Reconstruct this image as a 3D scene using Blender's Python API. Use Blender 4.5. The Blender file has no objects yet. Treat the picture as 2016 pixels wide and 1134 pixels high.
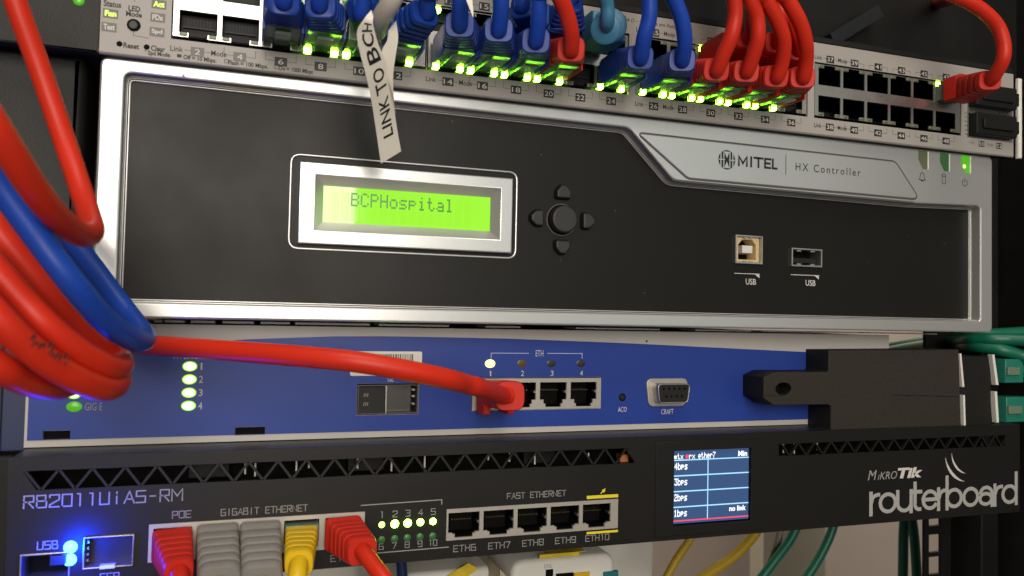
import bpy, bmesh, math, random
from mathutils import Vector, Matrix
from mathutils.geometry import tessellate_polygon

random.seed(7)
SC = bpy.context.scene
COL = SC.collection
MM = 0.001

# ---------------------------------------------------------------- camera
# world in millimetres below (scaled to metres): X along the rack, Y into the rack, Z up.
CAM = {'C': [49.499, -290.728, 3.82], 'R': [[0.946847, -0.320979, 0.021265], [-0.031169, -0.025747, 0.999182], [0.320169, 0.946736, 0.034383]], 'F': 1535.49}
cam_data = bpy.data.cameras.new('camera')
cam = bpy.data.objects.new('camera', cam_data)
COL.objects.link(cam)
_r, _u, _f = [Vector(v).normalized() for v in CAM['R']]
cam.matrix_world = Matrix.Translation(Vector(CAM['C']) * MM) @ Matrix((
    (_r.x, _u.x, -_f.x), (_r.y, _u.y, -_f.y), (_r.z, _u.z, -_f.z))).to_4x4()
cam_data.sensor_width = 36.0
cam_data.lens = 36.0 * CAM['F'] / 2016.0
cam_data.clip_start = 0.005
cam_data.clip_end = 20.0
cam_data.dof.use_dof = True
cam_data.dof.focus_distance = 0.33
cam_data.dof.aperture_fstop = 18.0
SC.camera = cam

# ---------------------------------------------------------------- world and light
W = bpy.data.worlds.new('World')
SC.world = W
W.use_nodes = True
W.node_tree.nodes['Background'].inputs[0].default_value = (0.80, 0.74, 0.68, 1)
W.node_tree.nodes['Background'].inputs[1].default_value = 0.10

def area(name, loc, aim, sx, sy, power, color):
    l = bpy.data.lights.new(name, 'AREA')
    l.shape = 'RECTANGLE'; l.size = sx; l.size_y = sy; l.energy = power; l.color = color
    o = bpy.data.objects.new(name, l)
    o.location = loc
    o.rotation_euler = (Vector(aim) - Vector(loc)).to_track_quat('-Z', 'Y').to_euler()
    COL.objects.link(o)
    return o
# the lit room behind the photographer (upper left) and a ceiling panel
area('doorway_light', (-0.07, -1.30, 0.32), (-0.07, 0.0, 0.30), 0.64, 0.72, 13.0, (1.0, 0.92, 0.83))
area('room_light', (0.80, -1.34, 0.32), (0.80, 0.0, 0.30), 1.10, 0.72, 1.6, (0.90, 1.0, 0.95))
area('ceiling_light', (0.00, -0.60, 1.10), (0.12, 0.0, 0.0), 0.7, 0.5, 6.5, (1.0, 0.91, 0.81))
area('wall_fill_light', (0.42, 0.46, 0.42), (0.42, 0.50, -0.30), 0.8, 0.12, 6.5, (1.0, 0.93, 0.85))  # invented fill lamp between rack and wall, brightens the background

SC.view_settings.view_transform = 'Standard'
SC.view_settings.look = 'None'
SC.view_settings.exposure = 0.08
SC.view_settings.gamma = 1.0
SC.render.engine = 'CYCLES'
SC.cycles.use_denoising = True
SC.cycles.max_bounces = 8
SC.cycles.transmission_bounces = 6
SC.cycles.transparent_max_bounces = 8
SC.cycles.sample_clamp_indirect = 6.0
SC.cycles.caustics_reflective = False
SC.cycles.caustics_refractive = False

# ---------------------------------------------------------------- materials
def srgb(r, g, b):
    f = lambda c: (c / 255 / 12.92) if c / 255 <= 0.04045 else ((c / 255 + 0.055) / 1.055) ** 2.4
    return (f(r), f(g), f(b), 1)

MATS = {}
def mat(name, col, rough=0.5, metal=0.0, noise=0.0, nscale=400.0, bump=0.0, bscale=1500.0, rvar=0.0,
        emit=None, estr=0.0, trans=0.0, coat=0.0, spec=0.5, specks=0.0, sss=0.0):
    m = bpy.data.materials.new(name); m.use_nodes = True
    nt = m.node_tree; N = nt.nodes; Lk = nt.links
    b = N['Principled BSDF']
    b.inputs['Base Color'].default_value = col
    b.inputs['Roughness'].default_value = rough
    b.inputs['Metallic'].default_value = metal
    b.inputs['Specular IOR Level'].default_value = spec
    b.inputs['Transmission Weight'].default_value = trans
    b.inputs['Coat Weight'].default_value = coat
    if sss:
        b.inputs['Subsurface Weight'].default_value = sss
        b.inputs['Subsurface Scale'].default_value = 0.002
    if emit:
        b.inputs['Emission Color'].default_value = emit
        b.inputs['Emission Strength'].default_value = estr
    if noise or bump or rvar or specks:
        tc = N.new('ShaderNodeTexCoord')
    if noise:
        n = N.new('ShaderNodeTexNoise'); n.inputs['Scale'].default_value = nscale; n.inputs['Detail'].default_value = 6
        Lk.new(tc.outputs['Object'], n.inputs['Vector'])
        r = N.new('ShaderNodeMapRange'); r.inputs[1].default_value = 0.25; r.inputs[2].default_value = 0.75
        r.inputs[3].default_value = 1 - noise; r.inputs[4].default_value = 1 + noise
        Lk.new(n.outputs['Fac'], r.inputs[0])
        mx = N.new('ShaderNodeVectorMath'); mx.operation = 'SCALE'; mx.inputs[0].default_value = col[:3]
        Lk.new(r.outputs[0], mx.inputs['Scale']); last = mx.outputs[0]
        if specks:
            v = N.new('ShaderNodeTexVoronoi'); v.inputs['Scale'].default_value = specks
            Lk.new(tc.outputs['Object'], v.inputs['Vector'])
            # a speck only in the few cells whose random colour is high
            lt = N.new('ShaderNodeMath'); lt.operation = 'LESS_THAN'; lt.inputs[1].default_value = 0.05
            Lk.new(v.outputs['Distance'], lt.inputs[0])
            sp = N.new('ShaderNodeSeparateColor'); Lk.new(v.outputs['Color'], sp.inputs[0])
            gt = N.new('ShaderNodeMath'); gt.operation = 'GREATER_THAN'; gt.inputs[1].default_value = 0.86
            Lk.new(sp.outputs[0], gt.inputs[0])
            mu = N.new('ShaderNodeMath'); mu.operation = 'MULTIPLY'
            Lk.new(lt.outputs[0], mu.inputs[0]); Lk.new(gt.outputs[0], mu.inputs[1])
            mc = N.new('ShaderNodeMix'); mc.data_type = 'RGBA'
            Lk.new(mu.outputs[0], mc.inputs[0]); Lk.new(last, mc.inputs[6]); mc.inputs[7].default_value = (0.20, 0.19, 0.17, 1)
            last = mc.outputs[2]
        Lk.new(last, b.inputs['Base Color'])
    if rvar:
        n2 = N.new('ShaderNodeTexNoise'); n2.inputs['Scale'].default_value = 28; n2.inputs['Detail'].default_value = 4
        Lk.new(tc.outputs['Object'], n2.inputs['Vector'])
        r2 = N.new('ShaderNodeMapRange'); r2.inputs[1].default_value = 0.3; r2.inputs[2].default_value = 0.7
        r2.inputs[3].default_value = rough - rvar; r2.inputs[4].default_value = rough + rvar
        Lk.new(n2.outputs['Fac'], r2.inputs[0]); Lk.new(r2.outputs[0], b.inputs['Roughness'])
    if bump:
        n3 = N.new('ShaderNodeTexNoise'); n3.inputs['Scale'].default_value = bscale; n3.inputs['Detail'].default_value = 3
        Lk.new(tc.outputs['Object'], n3.inputs['Vector'])
        bp = N.new('ShaderNodeBump'); bp.inputs['Strength'].default_value = bump; bp.inputs['Distance'].default_value = 0.0002
        Lk.new(n3.outputs['Fac'], bp.inputs['Height']); Lk.new(bp.outputs[0], b.inputs['Normal'])
    MATS[name] = m
    return m

M_silver = mat('silver_paint', (0.60, 0.60, 0.58, 1), 0.28, 0.65, noise=0.03, nscale=3000, bump=0.05, bscale=2500)
M_chamfer = mat('silver_chamfer', (0.62, 0.61, 0.59, 1), 0.28, 0.6)
M_groove = mat('groove_grey', (0.10, 0.09, 0.085, 1), 0.45, 0.3)
M_face = mat('black_faceplate', (0.0105, 0.0095, 0.0082, 1), 0.40, 0.0, spec=0.20, noise=0.25, nscale=5000, bump=0.25, bscale=3500, rvar=0.06, specks=210.0)
M_blackp = mat('black_plastic', (0.011, 0.0105, 0.010, 1), 0.5, spec=0.35, bump=0.3, bscale=2200, noise=0.2, nscale=300)
M_rubber = mat('button_rubber', (0.018, 0.018, 0.018, 1), 0.5, bump=0.1)
M_dark = mat('dark_cavity', (0.0025, 0.0025, 0.0025, 1), 0.7, spec=0.1)
M_rack = mat('rack_black', (0.006, 0.0055, 0.005, 1), 0.55, spec=0.3, noise=0.3, nscale=60, bump=0.2)
M_hpdark = mat('charcoal_plastic', (0.011, 0.011, 0.0095, 1), 0.5, spec=0.30, bump=0.4, bscale=1800, noise=0.15, nscale=200)
M_hppanel = mat('grey_label_panel', (0.34, 0.315, 0.285, 1), 0.5, noise=0.04, nscale=1500, bump=0.05)
M_tin = mat('tinned_shield', (0.52, 0.50, 0.46, 1), 0.28, 0.9, noise=0.08, nscale=300, rvar=0.06)
M_tinmatt = mat('matt_jack_metal', (0.50, 0.46, 0.40, 1), 0.42, 0.55, noise=0.06, nscale=300)
M_smoke = mat('smoked_metal', (0.16, 0.15, 0.14, 1), 0.22, 0.9)
M_gold = mat('contact_gold', (0.35, 0.28, 0.16, 1), 0.35, 0.9)
M_tag = mat('print_black', (0.012, 0.012, 0.012, 1), 0.5)
M_taggrey = mat('print_grey', (0.14, 0.13, 0.12, 1), 0.5)
M_inkdark = mat('ink_dark', (0.022, 0.02, 0.018, 1), 0.6)
M_inkblack = mat('ink_black', (0.010, 0.010, 0.010, 1), 0.5)
M_inklight = mat('ink_light', (0.60, 0.57, 0.52, 1), 0.6)
M_inkmid = mat('ink_silver', (0.36, 0.35, 0.33, 1), 0.6)
M_inkgrey = mat('ink_grey', (0.30, 0.29, 0.28, 1), 0.6)
M_inkblue = mat('ink_pale_blue', (0.42, 0.48, 0.68, 1), 0.6)
M_inkyellow = mat('ink_yellow', (0.75, 0.62, 0.02, 1), 0.5)
M_green_off = mat('lens_unlit', (0.12, 0.14, 0.075, 1), 0.3)
M_lit_word = mat('lit_word', (0.2, 0.4, 0.05, 1), 0.4, emit=(0.55, 1.0, 0.05, 1), estr=1.6)
M_led_green = mat('led_green', (0.2, 0.5, 0.1, 1), 0.3, emit=(0.36, 1.0, 0.04, 1), estr=30.0)
M_led_mid = mat('led_green_mid', (0.1, 0.3, 0.05, 1), 0.3, emit=(0.40, 1.0, 0.10, 1), estr=6.0)
M_led_side = mat('led_green_dim', (0.1, 0.3, 0.05, 1), 0.3, emit=(0.25, 1.0, 0.05, 1), estr=2.0)
M_led_yg = mat('led_yellow_green', (0.3, 0.5, 0.1, 1), 0.3, emit=(0.62, 1.0, 0.16, 1), estr=3.2)
M_led_rim = mat('led_rim', (0.1, 0.3, 0.0, 1), 0.3, emit=(0.36, 0.95, 0.01, 1), estr=1.1)
M_led_white = mat('led_core', (0.5, 0.5, 0.3, 1), 0.3, emit=(0.85, 1.0, 0.42, 1), estr=3.0)
M_led_yel = mat('led_warm', (0.5, 0.5, 0.1, 1), 0.3, emit=(1.0, 0.93, 0.38, 1), estr=1.5)
M_led_dimgreen = mat('led_half_lit', (0.05, 0.20, 0.02, 1), 0.25, emit=(0.10, 0.55, 0.01, 1), estr=0.55)
M_led_offg = mat('led_off_green', (0.03, 0.09, 0.03, 1), 0.35, emit=(0.05, 0.2, 0.04, 1), estr=0.15)
M_led_offdark = mat('led_off_dark', (0.03, 0.028, 0.018, 1), 0.3)
M_led_amberoff = mat('led_off_amber', (0.12, 0.065, 0.012, 1), 0.3)
M_led_blue = mat('led_blue', (0.1, 0.3, 0.9, 1), 0.3, emit=(0.04, 0.28, 1.0, 1), estr=11.0)
M_lcd = mat('lcd_glass', (0.10, 0.30, 0.0, 1), 0.03, emit=(0.30, 0.83, 0.0, 1), estr=0.82, coat=0.6, spec=0.6)
M_lcdcell = mat('lcd_cells', (0.10, 0.30, 0.0, 1), 0.08, emit=(0.30, 0.82, 0.0, 1), estr=0.80, coat=0.6)
M_lcdink = mat('lcd_pixels', (0.03, 0.13, 0.02, 1), 0.3, emit=(0.06, 0.28, 0.01, 1), estr=0.5)
M_tft = mat('tft_blue', (0.02, 0.04, 0.10, 1), 0.1, emit=(0.05, 0.105, 0.24, 1), estr=0.6)
M_tftline = mat('tft_cyan', (0.1, 0.2, 0.3, 1), 0.2, emit=(0.40, 0.80, 1.0, 1), estr=0.95)
M_tfttext = mat('tft_white', (0.3, 0.3, 0.3, 1), 0.2, emit=(0.95, 0.97, 1.0, 1), estr=1.1)
M_tftred = mat('tft_red', (0.3, 0.02, 0.05, 1), 0.2, emit=(1.0, 0.08, 0.18, 1), estr=0.9)
M_blue = mat('blue_overlay', (0.019, 0.050, 0.290, 1), 0.36, spec=0.36, rvar=0.05, noise=0.03, nscale=900, bump=0.08, bscale=3000, coat=0.0)
M_white = mat('white_enamel', (0.50, 0.47, 0.43, 1), 0.45, noise=0.04, nscale=60)
M_whitebox = mat('white_modem_plastic', (0.80, 0.78, 0.70, 1), 0.5, noise=0.03, nscale=40)
M_shelf = mat('cream_shelf', (0.50, 0.42, 0.29, 1), 0.6)
M_wallm = mat('wall_paint', (0.44, 0.36, 0.30, 1), 0.8, noise=0.06, nscale=8, bump=0.1, bscale=200)
M_wallp = mat('cream_wall_panel', (0.48, 0.42, 0.31, 1), 0.7, noise=0.04, nscale=10)
M_mik = mat('black_router_steel', (0.0085, 0.0074, 0.0066, 1), 0.42, spec=0.34, noise=0.15, nscale=1500, bump=0.2, bscale=3500, rvar=0.03)
M_miklid = mat('router_lid_steel', (0.014, 0.015, 0.017, 1), 0.40, spec=0.4, noise=0.15, nscale=400)
M_adapter = mat('adapter_foam_plastic', (0.027, 0.022, 0.0175, 1), 0.75, spec=0.3, noise=0.18, nscale=700, bump=0.6, bscale=1300)
M_adapters = mat('adapter_darker_plastic', (0.009, 0.008, 0.007, 1), 0.6, spec=0.3, bump=0.3)  # darker tone on the side walls and coupler
M_red = mat('red_jacket', (0.60, 0.026, 0.009, 1), 0.42, spec=0.3, noise=0.05, nscale=120, bump=0.06, bscale=300, sss=0.05)
M_redboot = mat('red_boot', (0.56, 0.027, 0.015, 1), 0.45, spec=0.22, noise=0.05, nscale=200, sss=0.05)
M_bluej = mat('blue_jacket', (0.011, 0.056, 0.37, 1), 0.40, spec=0.3, noise=0.06, nscale=120, bump=0.05, bscale=300)
M_blueboot = mat('blue_boot', (0.010, 0.044, 0.27, 1), 0.38, spec=0.3, noise=0.06, nscale=200)
M_blueboot_l = mat('light_blue_boot', (0.022, 0.115, 0.50, 1), 0.4)
M_cyan = mat('teal_blue_boot', (0.040, 0.17, 0.28, 1), 0.45, noise=0.05)
M_greyboot = mat('grey_boot', (0.24, 0.225, 0.205, 1), 0.5, noise=0.05, nscale=200)
M_yellow = mat('yellow_boot', (0.72, 0.47, 0.008, 1), 0.42, noise=0.05)
M_yelcable = mat('yellow_jacket', (0.45, 0.30, 0.010, 1), 0.5)
M_green = mat('green_jacket', (0.004, 0.13, 0.075, 1), 0.42)
M_greyc = mat('grey_jacket', (0.22, 0.19, 0.15, 1), 0.5)
M_navy = mat('navy_jacket', (0.008, 0.02, 0.08, 1), 0.45)
M_whitec = mat('white_jacket', (0.50, 0.46, 0.38, 1), 0.4, noise=0.03)
M_paper = mat('label_paper', (0.78, 0.73, 0.62, 1), 0.5, noise=0.03, nscale=500)
M_clear = mat('glow_tinted_polycarbonate', (0.36, 0.52, 0.36, 1), 0.12, trans=0.62, spec=0.5)  # green tint paints the port lights' glow into the clear plugs
M_clearg = mat('clear_green_plug', (0.04, 0.36, 0.25, 1), 0.2, trans=0.5)
M_usbcream = mat('usb_cream_plastic', (0.66, 0.50, 0.26, 1), 0.45)
M_pins = mat('white_insert', (0.75, 0.72, 0.65, 1), 0.5)
M_orange = mat('copper_orange', (0.50, 0.16, 0.05, 1), 0.5)
M_labyellow = mat('yellow_sticker', (0.75, 0.55, 0.02, 1), 0.6, noise=0.25, nscale=120)
M_teal = mat('teal_socket', (0.01, 0.16, 0.17, 1), 0.5)

# ---------------------------------------------------------------- object helpers (all lengths in mm)
ROOT = {}
def thing(name, label, cat, base, group=None):
    o = bpy.data.objects.new(name, None)
    o.empty_display_size = 0.01
    o.location = Vector(base) * MM
    o['label'] = label; o['category'] = cat
    if group: o['group'] = group
    COL.objects.link(o)
    ROOT[o.name] = Vector(base)
    return o

def origin(o):
    v = Vector((0, 0, 0))
    while o is not None:
        v += o.location; o = o.parent
    return v / MM

class MB:
    """collects polygons given in mm, world axes"""
    def __init__(s):
        s.v = []; s.f = []; s.mi = []; s.cur = 0
    def poly(s, pts, mi=None):
        n = len(s.v); s.v += [tuple(p) for p in pts]; s.f.append(list(range(n, n + len(pts)))); s.mi.append(s.cur if mi is None else mi)
        return s
    def mesh(s, verts, faces, mi=None):
        n = len(s.v); s.v += [tuple(p) for p in verts]
        for f in faces:
            s.f.append([n + i for i in f]); s.mi.append(s.cur if mi is None else mi)
        return s
    def box(s, x0, x1, y0, y1, z0, z1, b=0.0, mi=None):
        if b <= 0:
            v = [(x, y, z) for x in (x0, x1) for y in (y0, y1) for z in (z0, z1)]
            s.mesh(v, [(0, 1, 3, 2), (4, 6, 7, 5), (0, 4, 5, 1), (2, 3, 7, 6), (0, 2, 6, 4), (1, 5, 7, 3)], mi)
        else:
            solid_into(s, [(x0, z0), (x1, z0), (x1, z1), (x0, z1)], [], y0, y1, b, mi)
        return s

def build(mb, name, mats, parent=None, smooth=None, shift=None, label=None):
    me = bpy.data.meshes.new(name)
    off = Vector(shift) if shift is not None else (origin(parent) if parent is not None else Vector((0, 0, 0)))
    me.from_pydata([((x - off.x) * MM, (y - off.y) * MM, (z - off.z) * MM) for x, y, z in mb.v], [], mb.f)
    if not isinstance(mats, (list, tuple)): mats = [mats]
    for m in mats: me.materials.append(m)
    for p, i in zip(me.polygons, mb.mi): p.material_index = i
    bm = bmesh.new(); bm.from_mesh(me)
    bmesh.ops.remove_doubles(bm, verts=bm.verts, dist=1e-6)
    bmesh.ops.recalc_face_normals(bm, faces=bm.faces)
    bm.to_mesh(me); bm.free()
    if smooth:
        for p in me.polygons: p.use_smooth = True
        me.set_sharp_from_angle(angle=math.radians(smooth))
        # flat front faces stay flat: every edge that leaves a face square to the viewer is sharp
        flat = [abs(p.normal.y) > 0.9999 for p in me.polygons]
        ek = {e.key: e.index for e in me.edges}; use = {}
        for p in me.polygons:
            for k in p.edge_keys: use.setdefault(k, []).append(flat[p.index])
        at_ = me.attributes.get('sharp_edge') or me.attributes.new('sharp_edge', 'BOOLEAN', 'EDGE')
        for k, v in use.items():
            if any(v) and not all(v): at_.data[ek[k]].value = True
    o = bpy.data.objects.new(name, me)
    COL.objects.link(o)
    if parent is not None:
        o.parent = parent
        if shift is not None: o.location = (Vector(shift) - origin(parent)) * MM
    elif shift is not None:
        o.location = Vector(shift) * MM
    if label: o['label'] = label
    return o

def put(mesh, name, parent, at, label=None):
    o = bpy.data.objects.new(name, mesh)
    COL.objects.link(o); o.parent = parent
    o.location = (Vector(at) - origin(parent)) * MM
    if label: o['label'] = label
    return o

def area2(p):
    return 0.5 * sum(p[i][0] * p[(i + 1) % len(p)][1] - p[(i + 1) % len(p)][0] * p[i][1] for i in range(len(p)))

def inset(p, d):
    """move every edge of a closed polygon inwards by d (negative: outwards)"""
    s = 1 if area2(p) > 0 else -1
    out = []
    n = len(p)
    for i in range(n):
        a = Vector(p[i - 1]); b = Vector(p[i]); c = Vector(p[(i + 1) % n])
        e1 = (b - a); e2 = (c - b)
        if e1.length < 1e-9 or e2.length < 1e-9:
            out.append(tuple(b)); continue
        e1.normalize(); e2.normalize()
        n1 = Vector((-e1.y, e1.x)) * s; n2 = Vector((-e2.y, e2.x)) * s
        k = 1 + n1.dot(n2)
        m = (n1 + n2) / max(k, 0.3)
        out.append((b.x + m.x * d, b.y + m.y * d))
    return out

def rpoly(pts, radii, seg=5):
    """polygon with rounded corners"""
    if not isinstance(radii, (list, tuple)): radii = [radii] * len(pts)
    out = []; n = len(pts)
    for i in range(n):
        p = Vector(pts[i]); a = Vector(pts[i - 1]) - p; c = Vector(pts[(i + 1) % n]) - p
        r = radii[i]
        if r <= 0: out.append(tuple(p)); continue
        ang = a.angle(c); d = min(r / math.tan(ang / 2), a.length * 0.49, c.length * 0.49)
        s = p + a.normalized() * d; e = p + c.normalized() * d
        for k in range(seg + 1):
            t = k / seg
            q = s * (1 - t) ** 2 + p * 2 * t * (1 - t) + e * t ** 2
            out.append((q.x, q.y))
    return out

def rect(x0, x1, z0, z1): return [(x0, z0), (x1, z0), (x1, z1), (x0, z1)]

def solid_into(mb, outer, holes, y0, y1, b=0.0, mi=None, seg=3, back=True, wall_mi=None):
    """plate facing -Y: outline and holes in XZ, front at y0, back at y1, rounded front edges of radius b"""
    loops = [list(outer)] + [list(h) for h in holes]
    def ring(k, t):
        d = b * (1 - math.sin(t)); y = y0 + b * (1 - math.cos(t))
        lp = inset(loops[k], d if k == 0 else -d) if b > 0 else loops[k]
        return [(x, y, z) for x, z in lp]
    fr = [ring(k, 0.0) for k in range(len(loops))]
    def cap(rs):
        tri = tessellate_polygon([[Vector((x, z, 0)) for x, y, z in r] for r in rs])
        flat = [p for r in rs for p in r]
        mb.mesh(flat, [tuple(t) for t in tri if len(set(t)) == 3], mi)
    cap(fr)
    steps = seg if b > 0 else 0
    for k in range(len(loops)):
        prev = fr[k]
        n = len(prev)
        for s in range(1, steps + 1):
            cur = ring(k, math.pi / 2 * s / steps)
            mb.mesh(prev + cur, [(i, (i + 1) % n, n + (i + 1) % n, n + i) for i in range(n)], mi)
            prev = cur
        bk = [(x, y1, z) for x, y, z in prev]
        mb.mesh(prev + bk, [(i, (i + 1) % n, n + (i + 1) % n, n + i) for i in range(n)], mi if wall_mi is None else wall_mi)
    if back: cap([[(x, y1, z) for x, z in l] for l in loops])

def solid(name, outer, holes, y0, y1, mats, parent=None, b=0.0, smooth=25, shift=None, label=None, seg=3):
    mb = MB(); solid_into(mb, outer, holes, y0, y1, b, seg=seg)
    return build(mb, name, mats, parent, smooth, shift, label)

def plate_into(mb, x0, x1, z0, z1, y0, y1, rects, mi=None):
    """plate with any union of rectangular holes (grid built)"""
    xs = sorted({x0, x1, *[v for r in rects for v in r[:2] if x0 < v < x1]})
    zs = sorted({z0, z1, *[v for r in rects for v in r[2:] if z0 < v < z1]})
    def full(i, j):
        if i < 0 or j < 0 or i >= len(xs) - 1 or j >= len(zs) - 1: return False
        cx = (xs[i] + xs[i + 1]) / 2; cz = (zs[j] + zs[j + 1]) / 2
        return not any(r[0] < cx < r[1] and r[2] < cz < r[3] for r in rects)
    for i in range(len(xs) - 1):
        for j in range(len(zs) - 1):
            if not full(i, j): continue
            a, c, d, e = xs[i], xs[i + 1], zs[j], zs[j + 1]
            mb.poly([(a, y0, d), (c, y0, d), (c, y0, e), (a, y0, e)], mi)
            mb.poly([(a, y1, d), (a, y1, e), (c, y1, e), (c, y1, d)], mi)
            if not full(i - 1, j): mb.poly([(a, y0, d), (a, y0, e), (a, y1, e), (a, y1, d)], mi)
            if not full(i + 1, j): mb.poly([(c, y0, d), (c, y1, d), (c, y1, e), (c, y0, e)], mi)
            if not full(i, j - 1): mb.poly([(a, y0, d), (a, y1, d), (c, y1, d), (c, y0, d)], mi)
            if not full(i, j + 1): mb.poly([(a, y0, e), (c, y0, e), (c, y1, e), (a, y1, e)], mi)

# ---- lettering
def text_flat(s, bold=0.0, shear=0.0, spacing=1.0):
    c = bpy.data.curves.new('t', 'FONT'); c.body = s; c.size = 1.0; c.offset = bold; c.shear = shear; c.space_character = spacing
    c.resolution_u = 3
    o = bpy.data.objects.new('t', c); COL.objects.link(o)
    dg = bpy.context.evaluated_depsgraph_get()
    me = bpy.data.meshes.new_from_object(o.evaluated_get(dg))
    v = [(p.co.x, p.co.y) for p in me.vertices]; f = [list(p.vertices) for p in me.polygons]
    bpy.data.objects.remove(o); bpy.data.curves.remove(c); bpy.data.meshes.remove(me)
    return v, f

def text_into(mb, s, x0, x1, z0, z1, y, mi=None, bold=0.0, shear=0.0, spacing=1.0):
    """letters fitted into a box, printed at depth y facing -Y"""
    v, f = text_flat(s, bold, shear, spacing)
    ax = min(p[0] for p in v); bx = max(p[0] for p in v); ay = min(p[1] for p in v); by = max(p[1] for p in v)
    sx = (x1 - x0) / (bx - ax); sz = (z1 - z0) / (by - ay)
    mb.mesh([(x0 + (p[0] - ax) * sx, y, z0 + (p[1] - ay) * sz) for p in v], f, mi)

def lettering(parent, s, x0, x1, z0, z1, y, m, **k):
    mb = MB(); text_into(mb, s, x0, x1, z0, z1, y, **k)
    return build(mb, 'lettering', m, parent)

def stroke_into(mb, pts, w, y, mi=None, closed=False):
    """flat ribbon along a polyline in XZ"""
    n = len(pts); L = []; Rr = []
    for i in range(n):
        a = Vector(pts[i - 1]) if (i > 0 or closed) else None
        c = Vector(pts[(i + 1) % n]) if (i < n - 1 or closed) else None
        p = Vector(pts[i])
        d1 = (p - a).normalized() if a is not None else (c - p).normalized()
        d2 = (c - p).normalized() if c is not None else d1
        n1 = Vector((-d1.y, d1.x)); n2 = Vector((-d2.y, d2.x))
        m = (n1 + n2) / max(1 + n1.dot(n2), 0.35)
        e1 = -d1 * 0 if a is not None else -d1 * w * 0.5
        e2 = d2 * 0 if c is not None else d2 * w * 0.5
        q = p + e1 + e2
        L.append((q.x + m.x * w / 2, y, q.y + m.y * w / 2)); Rr.append((q.x - m.x * w / 2, y, q.y - m.y * w / 2))
    k = n if closed else n - 1
    mb.mesh(L + Rr, [(i, (i + 1) % n, n + (i + 1) % n, n + i) for i in range(k)], mi)

GL = {
 'R': ([(0,0),(0,6),(4,6),(4,3),(0,3)], [(1.6,3),(4,0)]), 'B': ([(0,0),(0,6),(3.6,6),(3.6,3.2),(0,3.2)], [(3.6,3.2),(4,2.8),(4,0),(0,0)]),
 '2': ([(0,4.8),(0,6),(4,6),(4,3.6),(0,1),(0,0),(4,0)],), '0': ([(0,0),(0,6),(4,6),(4,0),(0,0)],), '1': ([(1,6),(2.2,6),(2.2,0)],),
 'U': ([(0,6),(0,0),(4,0),(4,6)],), 'i': ([(2,0),(2,3.8)], [(2,5.2),(2,6)]), 'A': ([(0,0),(2.2,6),(4.4,0)], [(0.9,2),(3.5,2)]),
 'S': ([(4,6),(0,6),(0,3.2),(4,3.2),(4,0),(0,0)],), '-': ([(0.8,3),(3.2,3)],), 'M': ([(0,0),(0,6),(2.4,2.4),(4.8,6),(4.8,0)],),
 'P': ([(0,0),(0,6),(4,6),(4,2.8),(0,2.8)],), 'O': ([(0,0),(0,6),(4,6),(4,0),(0,0)],), 'E': ([(4,6),(0,6),(0,0),(4,0)], [(0,3),(3.2,3)]),
 'G': ([(4,6),(0,6),(0,0),(4,0),(4,3),(2,3)],), 'I': ([(2,0),(2,6)],), 'T': ([(0,6),(4,6)], [(2,6),(2,0)]), 'H': ([(0,0),(0,6)], [(4,0),(4,6)], [(0,3),(4,3)]),
 'N': ([(0,0),(0,6),(4,0),(4,6)],), 'F': ([(0,0),(0,6),(4,6)], [(0,3),(3.2,3)]), '6': ([(3.6,6),(0,6),(0,0),(4,0),(4,3.2),(0,3.2)],),
 '7': ([(0,6),(4,6),(1.6,0)],), '8': ([(0,0),(0,6),(4,6),(4,0),(0,0)], [(0,3.2),(4,3.2)]), '9': ([(0.4,0),(4,0),(4,6),(0,6),(0,2.8),(4,2.8)],),
 '5': ([(4,6),(0,6),(0,3.2),(4,3.2),(4,0),(0,0)],), '3': ([(0,6),(4,6),(4,0),(0,0)], [(1,3.2),(4,3.2)]), '4': ([(3,0),(3,6),(0,2),(4,2)],), ' ': (),
}
def techno_into(mb, s, x0, x1, z0, z1, w, y, mi=None):
    k = (z1 - z0) / 6.0
    adv = (x1 - x0) / (len(s) - 0.25)
    gx = adv * 0.75 / 4.0
    for i, ch in enumerate(s):
        for st in GL[ch]:
            stroke_into(mb, [(x0 + i * adv + px * gx, z0 + pz * k) for px, pz in st], w, y, mi)
def techno(parent, s, x0, x1, z0, z1, w, y, m):
    mb = MB(); techno_into(mb, s, x0, x1, z0, z1, w, y)
    return build(mb, 'lettering', m, parent)

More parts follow.
